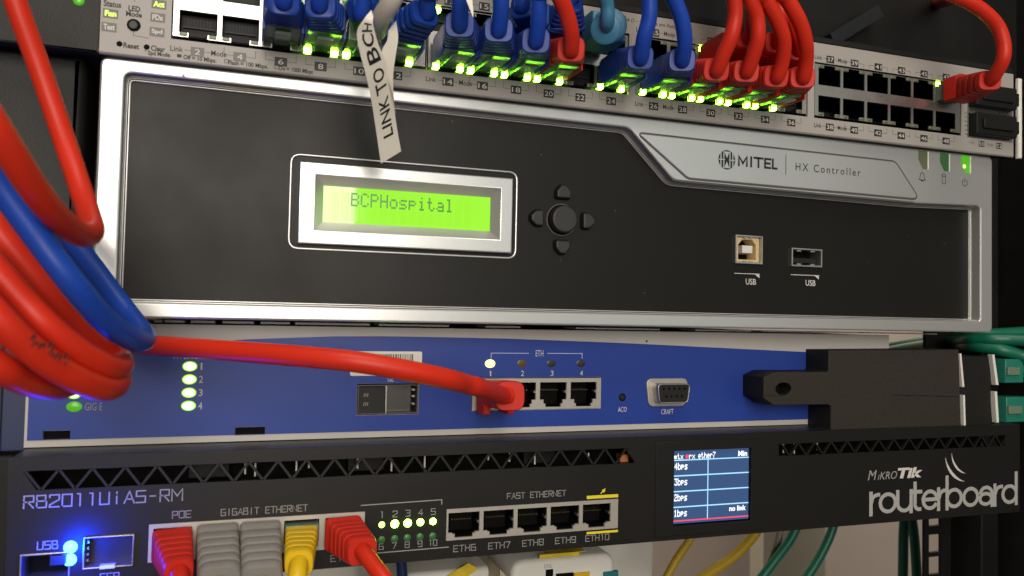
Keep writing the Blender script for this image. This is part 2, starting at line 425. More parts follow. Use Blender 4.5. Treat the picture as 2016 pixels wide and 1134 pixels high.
DOTS = {'B': ['####.','#...#','#...#','####.','#...#','#...#','####.'], 'C': ['.###.','#...#','#....','#....','#....','#...#','.###.'],
 'P': ['####.','#...#','#...#','####.','#....','#....','#....'], 'H': ['#...#','#...#','#...#','#####','#...#','#...#','#...#'],
 'o': ['.....','.....','.###.','#...#','#...#','#...#','.###.'], 's': ['.....','.....','.####','#....','.###.','....#','####.'],
 'p': ['.....','.....','####.','#...#','####.','#....','#....'], 'i': ['..#..','.....','.##..','..#..','..#..','..#..','.###.'],
 't': ['.#...','.#...','###..','.#...','.#...','.#..#','..##.'], 'a': ['.....','.....','.###.','....#','.####','#...#','.####'],
 'l': ['.##..','..#..','..#..','..#..','..#..','..#..','.###.'],
 '4': ['...#.','..##.','.#.#.','#..#.','#####','...#.','...#.'], '3': ['#####','...#.','..#..','...#.','....#','#...#','.###.'],
 '2': ['.###.','#...#','....#','..##.','.#...','#....','#####'], '1': ['..#..','.##..','..#..','..#..','..#..','..#..','.###.'],
 'b': ['#....','#....','####.','#...#','#...#','#...#','####.'], 'n': ['.....','.....','#.##.','##..#','#...#','#...#','#...#'],
 'k': ['#....','#....','#..#.','#.#..','##...','#.#..','#..#.'], 'r': ['.....','.....','#.##.','##..#','#....','#....','#....'],
 'x': ['.....','.....','#...#','.#.#.','..#..','.#.#.','#...#'], 'e': ['.....','.....','.###.','#...#','#####','#....','.###.'],
 'h': ['#....','#....','#.##.','##..#','#...#','#...#','#...#'], '7': ['#####','....#','...#.','..#..','.#...','.#...','.#...'],
 'M': ['#...#','##.##','#.#.#','#.#.#','#...#','#...#','#...#'], ' ': ['.....'] * 7}
def dots_into(mb, s, x0, x1, z0, z1, y, mi=None, gap=0.12):
    px = (x1 - x0) / (len(s) * 6 - 1); pz = (z1 - z0) / 7
    for i, ch in enumerate(s):
        for r, row in enumerate(DOTS[ch]):
            for c, k in enumerate(row):
                if k == '#':
                    x = x0 + (i * 6 + c) * px; z = z1 - (r + 1) * pz
                    mb.poly([(x + gap * px, y, z + gap * pz), (x + px * (1 - gap), y, z + gap * pz), (x + px * (1 - gap), y, z + pz * (1 - gap)), (x + gap * px, y, z + pz * (1 - gap))], mi)

def disc_into(mb, x, z, y, r, rz=None, n=20, mi=None):
    rz = r if rz is None else rz
    mb.poly([(x + r * math.cos(2 * math.pi * k / n), y, z + rz * math.sin(2 * math.pi * k / n)) for k in range(n)], mi)

def dome_into(mb, x, z, y, r, h, n=16, k=4, mi=None, rz=None):
    q = (rz or r) / r
    """LED dome bulging towards -Y"""
    prev = None; V = []; F = []
    for j in range(k + 1):
        t = math.pi / 2 * j / k
        rr = r * math.cos(t); yy = y - h * math.sin(t)
        V += [(x + rr * math.cos(2 * math.pi * i / n), yy, z + q * rr * math.sin(2 * math.pi * i / n)) for i in range(n)]
    for j in range(k):
        for i in range(n):
            F.append((j * n + i, j * n + (i + 1) % n, (j + 1) * n + (i + 1) % n, (j + 1) * n + i))
    mb.mesh(V, F, mi)

# ---- tubes
def spline(pts, sub=8):
    P = [Vector(p) for p in pts]
    P = [P[0] * 2 - P[1]] + P + [P[-1] * 2 - P[-2]]
    out = []
    for i in range(1, len(P) - 2):
        a, b, c, d = P[i - 1:i + 3]
        for k in range(sub):
            t = k / sub
            out.append(0.5 * ((2 * b) + (c - a) * t + (2 * a - 5 * b + 4 * c - d) * t * t + (3 * b - a - 3 * c + d) * t ** 3))
    out.append(P[-2].copy())
    return out

def tube_into(mb, pts, r, n=18, sub=8, mi=None, raw=False):
    C = pts if raw else spline(pts, sub)
    C = [Vector(c) for c in C]
    T = [(C[min(i + 1, len(C) - 1)] - C[max(i - 1, 0)]).normalized() for i in range(len(C))]
    u = T[0].orthogonal().normalized()
    V = []; F = []
    for i, c in enumerate(C):
        u = (u - T[i] * u.dot(T[i])).normalized(); w = T[i].cross(u)
        rr = r[i] if isinstance(r, list) else r
        for k in range(n):
            a = 2 * math.pi * k / n
            p = c + (u * math.cos(a) + w * math.sin(a)) * rr
            V.append(tuple(p))
    for i in range(len(C) - 1):
        for k in range(n):
            F.append((i * n + k, i * n + (k + 1) % n, (i + 1) * n + (k + 1) % n, (i + 1) * n + k))
    F.append(tuple(range(n))); F.append(tuple((len(C) - 1) * n + k for k in range(n))[::-1])
    mb.mesh(V, F, mi)

def section(c, ex, ez, w, h, r, seg=4):
    pts = rpoly(rect(-w / 2, w / 2, -h / 2, h / 2), r, seg)
    return [tuple(Vector(c) + ex * x + ez * z) for x, z in pts]

def loft_into(mb, rings, mi=None, cap0=True, cap1=True):
    n = len(rings[0]); V = [p for r in rings for p in r]; F = []
    for j in range(len(rings) - 1):
        for i in range(n):
            F.append((j * n + i, j * n + (i + 1) % n, (j + 1) * n + (i + 1) % n, (j + 1) * n + i))
    if cap0: F.append(tuple(range(n)))
    if cap1: F.append(tuple((len(rings) - 1) * n + i for i in range(n)))
    mb.mesh(V, F, mi)

# ================================================================ setting: wall behind the rack
mb = MB(); mb.box(-700, 1500, 560, 575, -900, 700)
wall = build(mb, 'wall', M_wallm); wall['kind'] = 'structure'

# ================================================================ phone controller (silver bezel, black face, LCD)
PC = thing('phone_controller', 'silver framed black controller with a green text display and round button pad', 'controller', (200, 60, 0))
PY = 6.0      # depth of the black face behind the bezel front
mb = MB(); mb.box(3, 397, 25, 330, 1.5, 87)
build(mb, 'chassis', M_rack, PC)
outer = rpoly(rect(0, 400.25, 0, 88), 3.0)
opening = rpoly([(7.6, 5.4), (392.2, 5.4), (392.2, 62.7), (350.5, 61.3), (219.5, 62.2), (198.0, 82.9), (7.6, 83.3)],
                [0.8, 2.2, 2.6, 4, 7, 6, 2.6])
bz = solid('bezel', outer, [opening], 0, 24, M_silver, PC, b=0.8, smooth=25)
# stepped inner trim with a bright lip
o2 = inset(opening, 0.05); o3 = inset(opening, 0.5)
mb = MB(); solid_into(mb, o2, [o3], 5.3, 8.5, 0.2)
build(mb, 'inner_trim', M_chamfer, PC, 25)
o4 = inset(opening, 0.72); o5 = inset(opening, 1.15)
mb = MB(); solid_into(mb, o4, [o5], 5.55, 8.5, 0.15)
build(mb, 'inner_trim', M_chamfer, PC, 25)
# black face with real cut-outs for the sockets and the display
usbB = (253.7, 268.1, 28.8, 41.6); usbA = (283.7, 300.8, 28.7, 37.2)
lcdw = (66.0, 148.2, 28.3, 58.2)
solid('faceplate', inset(opening, -0.2), [rect(usbB[0] - .2, usbB[1] + .2, usbB[2] - .2, usbB[3] + .2), rect(usbA[0] - .2, usbA[1] + .2, usbA[2] - .2, usbA[3] + .2),
      rect(67, 147.4, 29.2, 57.4)], PY, 9.0, M_face, PC)
# name badge plate, with a raised dark ring painted in for its shadow gap
badge = rpoly([(202.2, 80.9), (226.2, 63.9), (353.0, 63.5), (338.3, 80.2)], [0.8, 5, 2, 5])
mb = MB()
gb = inset(badge, -0.75); gi = inset(badge, 0.15)
solid_into(mb, gb, [gi], -0.12, 1.0, 0.1)
build(mb, 'badge_gap_shade', M_groove, PC, 40)
bp = solid('name_badge', badge, [], -0.45, 1.0, M_silver, PC, b=0.35)
# concentric trim lines under the badge
for k, dd in enumerate((0.9, 1.9)):
    mb = MB(); stroke_into(mb, [(198.9 + dd * .2, 82.5 - dd * .7), (219.3 - 0.2, 63.1 - dd * .45), (223.5, 62.4 - dd * .5 + .6), (350, 61.4 - dd * .5 + .9)], 0.28, -0.16 - k * .01)
    build(mb, 'trim_line', M_groove, PC)
# logo and name on the badge
YB = -0.50
mb = MB()
disc_into(mb, 245.2, 73.3, YB, 4.25, n=32, mi=0)
for sx in (-1, 1):
    stroke_into(mb, [(245.2 + sx * 3.0, 70.3), (245.2 + sx * 3.0, 76.3)], 0.55, YB - .03, 1)
    stroke_into(mb, [(245.2 + sx * 1.55, 69.8), (245.2 + sx * 1.55, 72.7)], 0.5, YB - .03, 1)
    stroke_into(mb, [(245.2 + sx * 1.55, 73.9), (245.2 + sx * 1.55, 76.8)], 0.5, YB - .03, 1)
    stroke_into(mb, [(245.2 + sx * 3.8, 73.3), (245.2 + sx * 1.2, 73.3)], 0.45, YB - .035, 1)
mb.poly([(243.9, YB - .03, 76.9), (246.5, YB - .03, 76.9), (245.2, YB - .03, 74.0)], 1)
mb.poly([(243.9, YB - .03, 69.7), (246.5, YB - .03, 69.7), (245.2, YB - .03, 72.6)], 1)
build(mb, 'logo', [M_inkblack, M_silver], bp)
mb = MB(); 
mz0, mz1, mw = 71.5, 75.4, 0.95
for st in ([(251.4, mz0), (251.4, mz1), (253.6, mz0 + .9), (255.8, mz1), (255.8, mz0)], [(258.2, mz0), (258.2, mz1)], [(260.0, mz1), (264.6, mz1)], [(262.3, mz1), (262.3, mz0)],
           [(269.0, mz1), (266.0, mz1), (266.0, mz0), (269.0, mz0)], [(266.0, (mz0 + mz1) / 2), (268.6, (mz0 + mz1) / 2)], [(270.4, mz1), (270.4, mz0), (272.6, mz0)]):
    stroke_into(mb, [(251.0 + (a - 251.0) * .93, b) for a, b in st], mw, YB - .002 * len(st))
build(mb, 'lettering', M_inkblack, bp)
mb = MB(); stroke_into(mb, [(276.0, 69.3), (276.0, 78.0)], 0.3, YB); build(mb, 'divider_line', M_inkblack, bp)
mb = MB(); text_into(mb, 'HX Controller', 281.3, 317.6, 71.6, 75.1, YB, spacing=1.35)
build(mb, 'lettering', M_inkblack, bp)
# status lights at the top right corner
for i, (x, zc, mt) in enumerate(((355.6, 83.9, M_green_off), (369.0, 83.9, M_led_offg), (382.5, 83.9, M_led_dimgreen))):
    x0, x1, z0, z1 = x - 2.9, x + 2.6, 78.3, 87.0
    mb = MB()
    mb.poly([(x0, -0.10, z1), (x0, -0.10, z0 + 4.4), (x0 + 2.6, -0.10, z0), (x1, -0.10, z0), (x1, -0.10, z1)])
    well = build(mb, 'status_light', mt if i != 2 else M_led_dimgreen, PC)
    mb = MB(); mb.box(x1, x1 + 0.75, -0.25, 1.0, z0, z1, 0.12); build(mb, 'light_edge', M_paper, well)
    if i == 2:
        mb = MB(); dome_into(mb, x - 0.9, 81.6, -0.12, 0.9, 0.3); build(mb, 'lamp', M_led_yg, well)
YI = -0.03
# icons: bell, disk, power
mb = MB()
bx, bz_ = 355.0, 74.4
stroke_into(mb, [(bx - 2.0, bz_ - 1.5), (bx - 1.3, bz_ - .6), (bx - 1.2, bz_ + 1.0), (bx - .5, bz_ + 2.0), (bx + .5, bz_ + 2.0), (bx + 1.2, bz_ + 1.0), (bx + 1.3, bz_ - .6), (bx + 2.0, bz_ - 1.5)], 0.32, YI, closed=True)
stroke_into(mb, [(bx - .5, bz_ - 1.9), (bx + .5, bz_ - 1.9)], 0.5, YI)
dx = 368.6
for zc in (76.2,):
    stroke_into(mb, [(dx + 1.1 * math.cos(a * math.pi / 6), zc + .65 * math.sin(a * math.pi / 6)) for a in range(12)], 0.3, YI, closed=True)
stroke_into(mb, [(dx - 1.1, 76.2), (dx - 1.1, 72.6), (dx - .5, 72.0), (dx + .5, 72.0), (dx + 1.1, 72.6), (dx + 1.1, 76.2)], 0.3, YI)
px = 382.0
stroke_into(mb, [(px + 1.6 * math.sin(math.radians(a)), 73.6 + 1.6 * math.cos(math.radians(a))) for a in range(35, 330, 15)], 0.34, YI)
stroke_into(mb, [(px, 73.8), (px, 75.9)], 0.34, YI)
build(mb, 'status_icons', M_inkblack, PC)
# a chip in the paint of the top edge
mb = MB(); mb.poly([(25.3, -0.02, 83.9), (26.6, -0.02, 83.6), (26.0, -0.02, 85.2)]); build(mb, 'paint_chip', M_groove, PC)

# ---- display
rim = rpoly(rect(62.6, 151.2, 26.2, 61.6), 4.0, 6)
lw = solid('display_rim', rim, [inset(rim, 0.75)], 5.1, 7.0, M_chamfer, PC, b=0.3)
lb = solid('display_bezel', rect(*lcdw), [rect(71.9, 143.0, 33.6, 53.6)], 2.4, 7.5, M_silver, PC, b=0.5)
mb = MB()
a = [(71.9, 2.9, 33.6), (143.0, 2.9, 33.6), (143.0, 2.9, 53.6), (71.9, 2.9, 53.6)]
c = [(74.9, 6.0, 36.9), (140.0, 6.0, 36.9), (140.0, 6.0, 50.5), (74.9, 6.0, 50.5)]
mb.mesh(a + c, [(0, 1, 5, 4), (1, 2, 6, 5), (2, 3, 7, 6), (3, 0, 4, 7)])
build(mb, 'display_surround', M_chamfer, lb)
ls = build(MB().box(74.6, 140.3, 6.2, 7.0, 36.6, 50.8), 'display_screen', M_lcd, PC)
cw = (124.7 - 85.1) / 65.0
mb = MB(); cx_ = 85.1 - cw * 6 * 2
for k in range(15):
    for zt in (43.3, 37.7): mb.box(cx_ + k * cw * 6 - .05, cx_ + k * cw * 6 + cw * 5, 6.15, 6.19, zt, zt + 5.3)
lc = build(mb, 'character_cells', M_lcdcell, ls); lc['kind'] = 'stuff'
mb = MB(); dots_into(mb, 'BCPHospital', 85.1, 124.7, 43.4, 48.6, 6.12, gap=0.02)
build(mb, 'lettering', M_lcdink, ls)

# ---- button pad
def cyl_solid(name, x, z, r, y0, y1, m, parent, b=0.5, rz=None, n=32):
    rz = rz or r
    return solid(name, [(x + r * math.cos(2 * math.pi * k / n), z + rz * math.sin(2 * math.pi * k / n)) for k in range(n)], [], y0, y1, m, parent, b=b, smooth=25)
BC = (170.7, 43.3)
cyl_solid('button', BC[0], BC[1], 5.7, 1.6, 7.0, M_rubber, PC, b=0.9)
mb = MB(); n = 40
solid_into(mb, [(BC[0] + 6.75 * math.cos(2 * math.pi * k / n), BC[1] + 6.75 * math.sin(2 * math.pi * k / n)) for k in range(n)],
           [[(BC[0] + 6.2 * math.cos(2 * math.pi * k / n), BC[1] + 6.2 * math.sin(2 * math.pi * k / n)) for k in range(n)]], 5.7, 6.4, 0.15)
build(mb, 'button_ring', M_groove, PC, 50)
mb = MB(); disc_into(mb, BC[0], BC[1], 5.95, 6.3, n=32); build(mb, 'button_well', M_dark, PC)
for ang in (90, 270, 180, 0):
    ca, sa = math.cos(math.radians(ang)), math.sin(math.radians(ang))
    d = 11.2
    base = [(-2.5, -3.3), (-2.5, 3.3), (0.6, 3.1), (2.9, 1.1), (2.9, -1.1), (0.6, -3.1)]
    loc = [(BC[0] + ca * (d + u) - sa * v, BC[1] + sa * (d + u) + ca * v) for u, v in base]
    if area2(loc) < 0: loc = loc[::-1]
    pl = rpoly(loc, 1.0, 3)
    kb = solid('button', pl, [], 3.2, 7.0, M_rubber, PC, b=0.7, smooth=25)
    mb = MB(); mb.poly([(x, 5.95, z) for x, z in inset(pl, -0.5)]); build(mb, 'button_well', M_dark, kb)

# ---- USB sockets
s = thing_part = build(MB(), 'usb_socket', M_tin, PC)
def frame_box(name, x0, x1, z0, z1, y0, y1, t, m, parent, b=0.2):
    return solid(name, rect(x0, x1, z0, z1), [rect(x0 + t, x1 - t, z0 + t, z1 - t)], y0, y1, m, parent, b=b)
bpy.data.objects.remove(s)
ub = frame_box('usb_socket', *usbB, 4.6, 14, 0.75, M_tin, PC)
mb = MB(); mb.box(usbB[0] + .7, usbB[1] - .7, 13.0, 14, usbB[2] + .7, usbB[3] - .7); build(mb, 'socket_back', M_dark, ub)
ux, uz = (usbB[0] + usbB[1]) / 2, (usbB[2] + usbB[3]) / 2
keyo = [(ux - 4.6, uz - 4.4), (ux + 4.6, uz - 4.4), (ux + 4.6, uz + 2.2), (ux + 2.6, uz + 4.5), (ux - 2.6, uz + 4.5), (ux - 4.6, uz + 2.2)]
solid('socket_insert', rect(usbB[0] + .8, usbB[1] - .8, usbB[2] + .8, usbB[3] - .8), [keyo], 6.2, 13, M_usbcream, ub, b=0.3)
mb = MB(); mb.box(ux - 2.7, ux + 2.7, 6.0, 13, uz - 1.5, uz + 1.9, 0.25); build(mb, 'socket_tongue', M_pins, ub)
for zz, x0, x1 in ((usbB[2] + .75, ux - 2.2, ux - .6), (usbB[2] + .75, ux + .6, ux + 2.2), (usbB[3] - 1.35, ux - 2.2, ux - .6), (usbB[3] - 1.35, ux + .6, ux + 2.2)):
    build(MB().box(x0, x1, 5.2, 6.6, zz, zz + .6), 'spring_clip', M_tin, ub)
ua = frame_box('usb_socket', *usbA, 4.6, 14, 0.8, M_tin, PC)
mb = MB(); mb.box(usbA[0] + .7, usbA[1] - .7, 12.0, 13, usbA[2] + .7, usbA[3] - .7); build(mb, 'socket_back', M_dark, ua)
mb = MB(); mb.box(usbA[0] + 2.0, usbA[1] - 2.2, 6.8, 12, usbA[2] + 1.9, usbA[2] + 4.1); build(mb, 'socket_tongue', M_blackp, ua)
ax = (usbA[0] + usbA[1]) / 2
for xx in (-5, 2.6):
    for zz in (usbA[2] + .8, usbA[3] - 1.5):
        build(MB().box(ax + xx, ax + xx + 2.4, 5.6, 8, zz, zz + .7), 'spring_clip', M_tin, ua)
for (x0, x1, t0, t1, zt) in ((254.2, 267.3, 260.1, 265.5, 22.9), (284.4, 299.9, 292.5, 298.0, 23.4)):
    mb = MB(); stroke_into(mb, [(x0, zt + 1.5), (x1, zt + 1.6)], 0.3, 5.9)
    mb.poly([(x1 - 2.4, 5.9, zt + 1.4), (x1, 5.9, zt - 0.2), (x1, 5.9, zt + 1.6)])
    text_into(mb, 'USB', t0, t1, zt - 3.3, zt - 0.6, 5.9, bold=0.01)
    build(mb, 'lettering', M_inklight, PC)

# mounting ears either side of the controller
EL = solid('mounting_ear', rpoly(rect(-44, -5.5, -1, 91.0), 2.0), [], 8, 30, M_hpdark, PC, b=3.5, smooth=50, seg=5)

# ================================================================ 48-port switch above
HP = thing('network_switch', 'long grey switch with two rows of numbered ports crowded with lit green lights', 'network switch', (200, 60, 88))
HY = -4.0
mb = MB(); mb.box(-36, 408, 0, 300, 88.8, 132.5); build(mb, 'chassis', M_rack, HP)
solid('bezel', rect(-40, 409.6, 87.9, 133.2), [rect(0.2, 409.3, 89.0, 129.7)], -3.2, 1, M_hpdark, HP, b=0.8)
blocks = [(22.4, 110.0, 30.4, 13.78, 1), (111.2, 194.8, 119.0, 13.7, 13), (199.0, 284.2, 207.0, 13.78, 25), (288.8, 374.6, 296.9, 13.72, 37)]
holes = [(a - .5, b + .5, 95.4, 120.9) for a, b, *_ in blocks]
holes += [(379.0, 408.6, 95.0, 122.4)]
mb = MB(); plate_into(mb, 0.2, 409.3, 88.4, 129.7, HY, HY + 1.2, holes)
panel = build(mb, 'label_panel', M_hppanel, HP)
# rolled lower lip of the panel
mb = MB(); tube_into(mb, [(0.2, -3.1, 88.6), (409.3, -3.1, 88.6)], 0.95, n=12, sub=1); build(mb, 'lower_lip', M_hppanel, panel, 60)

# --- one port (cavity, contacts, stepped latch notch): bottom row; the top row is its mirror image
def port_mesh(flip, name):
    s = -1 if flip else 1
    mb = MB()
    w, h0, h1 = 6.15, -3.9, 3.75
    def Bx(x0, x1, y0, y1, z0, z1, mi):
        if s < 0: z0, z1 = -z1, -z0
        mb.box(x0, x1, y0, y1, z0, z1, 0, mi)
    Bx(-w, w, 8.5, 9, h0 - 1.6, h1, 0)           # back
    Bx(-w - .05, -w + .35, 0, 9, h0, h1, 0); Bx(w - .35, w + .05, 0, 9, h0, h1, 0)
    Bx(-w, w, 0, 9, h1 - .3, h1, 0)
    Bx(-w, -3.2, 0.5, 9, h0 - .3, h0 + .5, 0); Bx(3.2, w, 0.5, 9, h0 - .3, h0 + .5, 0)
    Bx(-3.0, 3.0, 0.3, 9, h0 - 1.6, h0 - .9, 0)
    for k in range(8):                            # comb of contacts
        x = -3.6 + k * 1.03
        Bx(x - .17, x + .17, 3.2, 8.5, h1 - 4.4, h1 - 1.2, 1)
    Bx(-5.2, 5.2, 2.4, 8.5, h1 - 5.0, h1 - 4.5, 2)
    o = build(mb, name, [M_dark, M_blackp, M_blackp], HP, shift=(0, 0, 0))
    me = o.data; bpy.data.objects.remove(o); return me
PM_lo = port_mesh(False, 'port'); PM_hi = port_mesh(True, 'port')
def lens_mesh(m, h=1.5):
    mb = MB(); solid_into(mb, rpoly(rect(-1.3, 1.3, -h / 2, h / 2), 0.6, 3), [], -1.3, 0.5, 0.4)
    o = build(mb, 'indicator_light', m, None, 50); me = o.data; bpy.data.objects.remove(o); return me
LM_off = lens_mesh(M_green_off); LM_on = lens_mesh(M_led_green, 2.2); LM_dim = lens_mesh(M_led_side)
lit_lo = {8: 'LR', 10: 'L', 12: 'R', 14: 'LR', 16: 'LR', 18: 'LR', 20: 'LR', 24: 'LR', 26: 'LR', 28: 'LR', 30: 'LR', 32: 'LR', 34: 'LR'}
lit_hi = {5: 'L', 9: 'R', 13: 'L', 29: 'L', 47: 'L', 7: 'R', 3: 'R'}
PORT = {}
for a, b, c0, pitch, n0 in blocks:
    rects = []
    for i in range(6):
        cx = c0 + i * pitch
        rects += [(cx - 6.15, cx + 6.15, 98.2, 106.0), (cx - 3.1, cx + 3.1, 96.7, 98.3), (cx - 5.9, cx - 3.6, 97.0, 98.3), (cx + 3.6, cx + 5.9, 97.0, 98.3)]
        rects += [(cx - 6.15, cx + 6.15, 110.8, 118.6), (cx - 3.1, cx + 3.1, 118.5, 120.0), (cx - 5.9, cx - 3.6, 118.5, 119.9), (cx + 3.6, cx + 5.9, 118.5, 119.9)]
    mb = MB(); plate_into(mb, a, b, 96.7, 120.2, HY + .3, HY + 1.0, rects)
    sh = build(mb, 'port_shield', M_tin, HP)
    mb = MB(); mb.box(a - .4, b + .4, HY + 9.5, HY + 10, 94.8, 121.4); build(mb, 'shield_back', M_dark, sh)
    for i in range(6):
        cx = c0 + i * pitch
        for lo in (True, False):
            no = n0 + 2 * i + (1 if lo else 0)
            cz = 102.1 if lo else 114.7
            po = put(PM_lo if lo else PM_hi, 'port', HP, (cx, HY + .6, cz))
            PORT[no] = (cx, cz)
            for sd, sx in (('L', -4.75), ('R', 4.75)):
                on = sd in (lit_lo if lo else lit_hi).get(no, '')
                put(LM_on if on else LM_off, 'indicator_light', po, (cx + sx, HY + 1.3, 97.6 if lo else 119.2))
# --- numbers under and over the ports
def number_tag(n, cx, cz, grey=False, w=4.3, h=3.2):
    mb = MB(); mb.box(cx - w / 2, cx + w / 2, HY - .06, HY + .2, cz - h / 2, cz + h / 2, 0, 0)
    s = str(n); tw = 0.80 * len(s) + .1
    text_into(mb, s, cx - tw, cx + tw, cz - .95, cz + .95, HY - .09, 1, bold=0.0)
    build(mb, 'number_label', [M_taggrey if grey else M_tag, M_inklight], panel)
lines = MB()
for a, b, c0, pitch, n0 in blocks:
    for i in range(6):
        cx = c0 + i * pitch; no = n0 + 2 * i
        number_tag(no + 1, cx, 91.9, grey=(no + 1 in (2, 4)))
        number_tag(no, cx, 122.9)
        if i > 0:
            for (z0, z1) in ((92.1, 94.6), (123.1, 121.3)):
                stroke_into(lines, [(cx - 5.2, z1), (cx - 5.2, z0), (cx - 2.2, z0)], 0.13, HY - .05)
                stroke_into(lines, [(cx + 2.2, z0), (cx + 5.2, z0), (cx + 5.2, z1)], 0.13, HY - .05)
        else:
            for zz in (92.1, 123.1):
                mb = MB(); text_into(mb, 'Link', cx - 8.6, cx - 4.6, zz - .9, zz + 1.0, HY - .05, bold=0.01); build(mb, 'lettering', M_inkdark, panel)
                mb = MB(); text_into(mb, 'Mode', cx + 4.4, cx + 9.4, zz - .9, zz + 1.0, HY - .05, bold=0.01); build(mb, 'lettering', M_inkdark, panel)
                stroke_into(lines, [(cx - 4.2, zz), (cx - 2.2, zz)], 0.13, HY - .05); stroke_into(lines, [(cx + 2.2, zz), (cx + 4.2, zz)], 0.13, HY - .05)
stroke_into(lines, [(10.3, 96.2), (10.3, 94.9), (15.0, 94.6)], 0.15, HY - .05)
stroke_into(lines, [(10.3, 106.5), (10.3, 109.0)], 0.15, HY - .05)
pls = build(lines, 'printed_lines', M_inkdark, panel); pls['kind'] = 'stuff'
for s, x0, x1, zc, hh_ in (('Status', 1.0, 6.3, 104.6, 2.1), ('LED', 8.5, 12.1, 104.0, 1.9), ('Mode', 7.8, 12.7, 102.1, 1.8),
        ('Reset', 7.4, 12.2, 91.3, 1.9), ('Clear', 15.8, 20.2, 91.4, 1.9), ('* Spd Mode:', 13.8, 22.0, 89.5, 2.0),
        ('Off = 10 Mbps.', 26.0, 36.6, 89.4, 2.1), ('Flash = 100 Mbps.', 40.4, 53.7, 89.4, 2.1), ('On = 1000 Mbps', 57.2, 69.1, 89.4, 2.1)):
    z0, z1 = zc - hh_ / 2, zc + hh_ / 2
    lettering(panel, s, x0, x1, z0, z1, HY - .05, M_inkdark, bold=0.03)
mb = MB(); mb.box(24.0, 25.4, HY - .06, HY, 89.3, 90.4); build(mb, 'speed_mark', M_inkdark, panel)
for xx in (39.2, 56.0):
    mb = MB(); stroke_into(mb, rect(xx, xx + 1.3, 89.3, 90.4), 0.18, HY - .05, closed=True); build(mb, 'speed_mark', M_inkdark, panel)
lettering(panel, 'Ports (1 - 48) ports are Auto', 190.5, 217.2, 125.5, 127.6, HY - .05, M_inkdark, bold=0.01)
for s, x, z, lit in (('Fan', 3.2, 101.3, 1), ('Test', 2.9, 96.7, 0), ('Act', 17.8, 106.6, 1), ('FDx', 17.6, 102.0, 0), ('Spd', 17.5, 97.0, 0), ('PoE', 17.8, 111.2, 0)):
    mb = MB(); mb.box(x - 2.3, x + 2.3, HY - .05, HY + .2, z - 1.55, z + 1.55, 0, 0)
    text_into(mb, s, x - 1.7, x + 1.7, z - .9, z + 1.0, HY - .08, 1, bold=0.03)
    build(mb, 'status_window', [M_taggrey, M_lit_word if lit else M_inklight], panel)
mb = MB(); disc_into(mb, 10.3, 98.4, HY - .03, 2.15, n=24); b_ = build(mb, 'button_well', M_dark, panel)
cyl_solid('mode_button', 10.2, 98.3, 1.5, HY - .8, HY, M_rubber, panel, b=0.4)
for xx in (6.2, 14.5):
    mb = MB(); disc_into(mb, xx, 91.5, HY - .03, 0.95, n=16); build(mb, 'pin_hole', M_dark, panel)
mb = MB(); dome_into(mb, -6.5, 104.6, -3.2, 1.7, 0.7); build(mb, 'power_light', M_led_dimgreen, HP, 60)
# module slots with black plug-in blanks and springy fingers
cage = MB(); plate_into(cage, 378.8, 408.8, 94.8, 122.6, HY + .4, HY + 12, [(380.2, 407.4, 96, 107.4), (380.2, 407.4, 110.2, 121.4)])
cg = build(cage, 'module_cage', M_tin, HP)
mb = MB(); mb.box(379, 408.6, HY + 11.5, HY + 12.5, 95, 122.4); build(mb, 'cage_back', M_dark, cg)
for k in range(9):
    x = 381.0 + k * 3.0
    mb = MB(); mb.mesh([(x, HY - .2, 109.9), (x + .8, HY - .2, 109.9), (x + 1.6, HY - 1.2, 108.0), (x + .5, HY - 1.2, 108.0)], [(0, 1, 2, 3)])
    mb.mesh([(x, HY + .3, 109.9), (x + .8, HY + .3, 109.9), (x + 1.6, HY - .7, 108.0), (x + .5, HY - .7, 108.0)], [(3, 2, 1, 0)])
    build(mb, 'spring_finger', M_tin, cg)
for k in range(6):
    z = 96.5 + k * 2.1
    mb = MB(); stroke_into(mb, [(377.6, z), (379.6, z), (379.6, z + 1.4)], 0.45, HY - .1); build(mb, 'spring_finger', M_tin, cg)
for n_, x in (('50', 388.2), ('52', 399.7)):
    number_tag(n_, x, 92.6, w=3.6, h=2.9)
lettering(panel, 'Link', 380.2, 383.2, 92.2, 93.4, HY - .05, M_taggrey); lettering(panel, 'Mode', 392.0, 395.6, 92.0, 93.4, HY - .05, M_taggrey)
for zc, lb_ in ((101.6, 'lower black plug-in module at the right end of the long switch'), (115.6, 'upper black plug-in module above another one at the right end of the long switch')):
    t = thing('plug_module', lb_, 'module', (393.7, 0, zc), 'black modules in the switch slots')
    solid('body', rpoly(rect(380.6, 407.0, zc - 5.4, zc + 5.4), 0.8), [], HY - 4.0, HY + 9, M_rack, t, b=0.6)
    solid('latch', rpoly(rect(384.0, 403.5, zc - 2.6, zc + 2.4), 0.8), [], HY - 5.2, HY - 4, M_rack, t, b=0.5)
    solid('side_tab', rpoly(rect(406.8, 409.0, zc - 3.2, zc + 3.2), 0.5), [], HY - 3.5, HY + 1, M_rack, t, b=0.3)
# bright metal handle at the far right of the switch
hx = 414.1
HN = thing('metal_bracket', 'narrow pale vertical metal strip just right of the long grey switch', 'bracket', (hx, -4, 108))
mb = MB(); mb.box(hx - 1.3, hx + 1.3, -4.2, -2.4, 87.6, 128.2, 0.8); build(mb, 'metal_strip', M_pins, HN, 50)

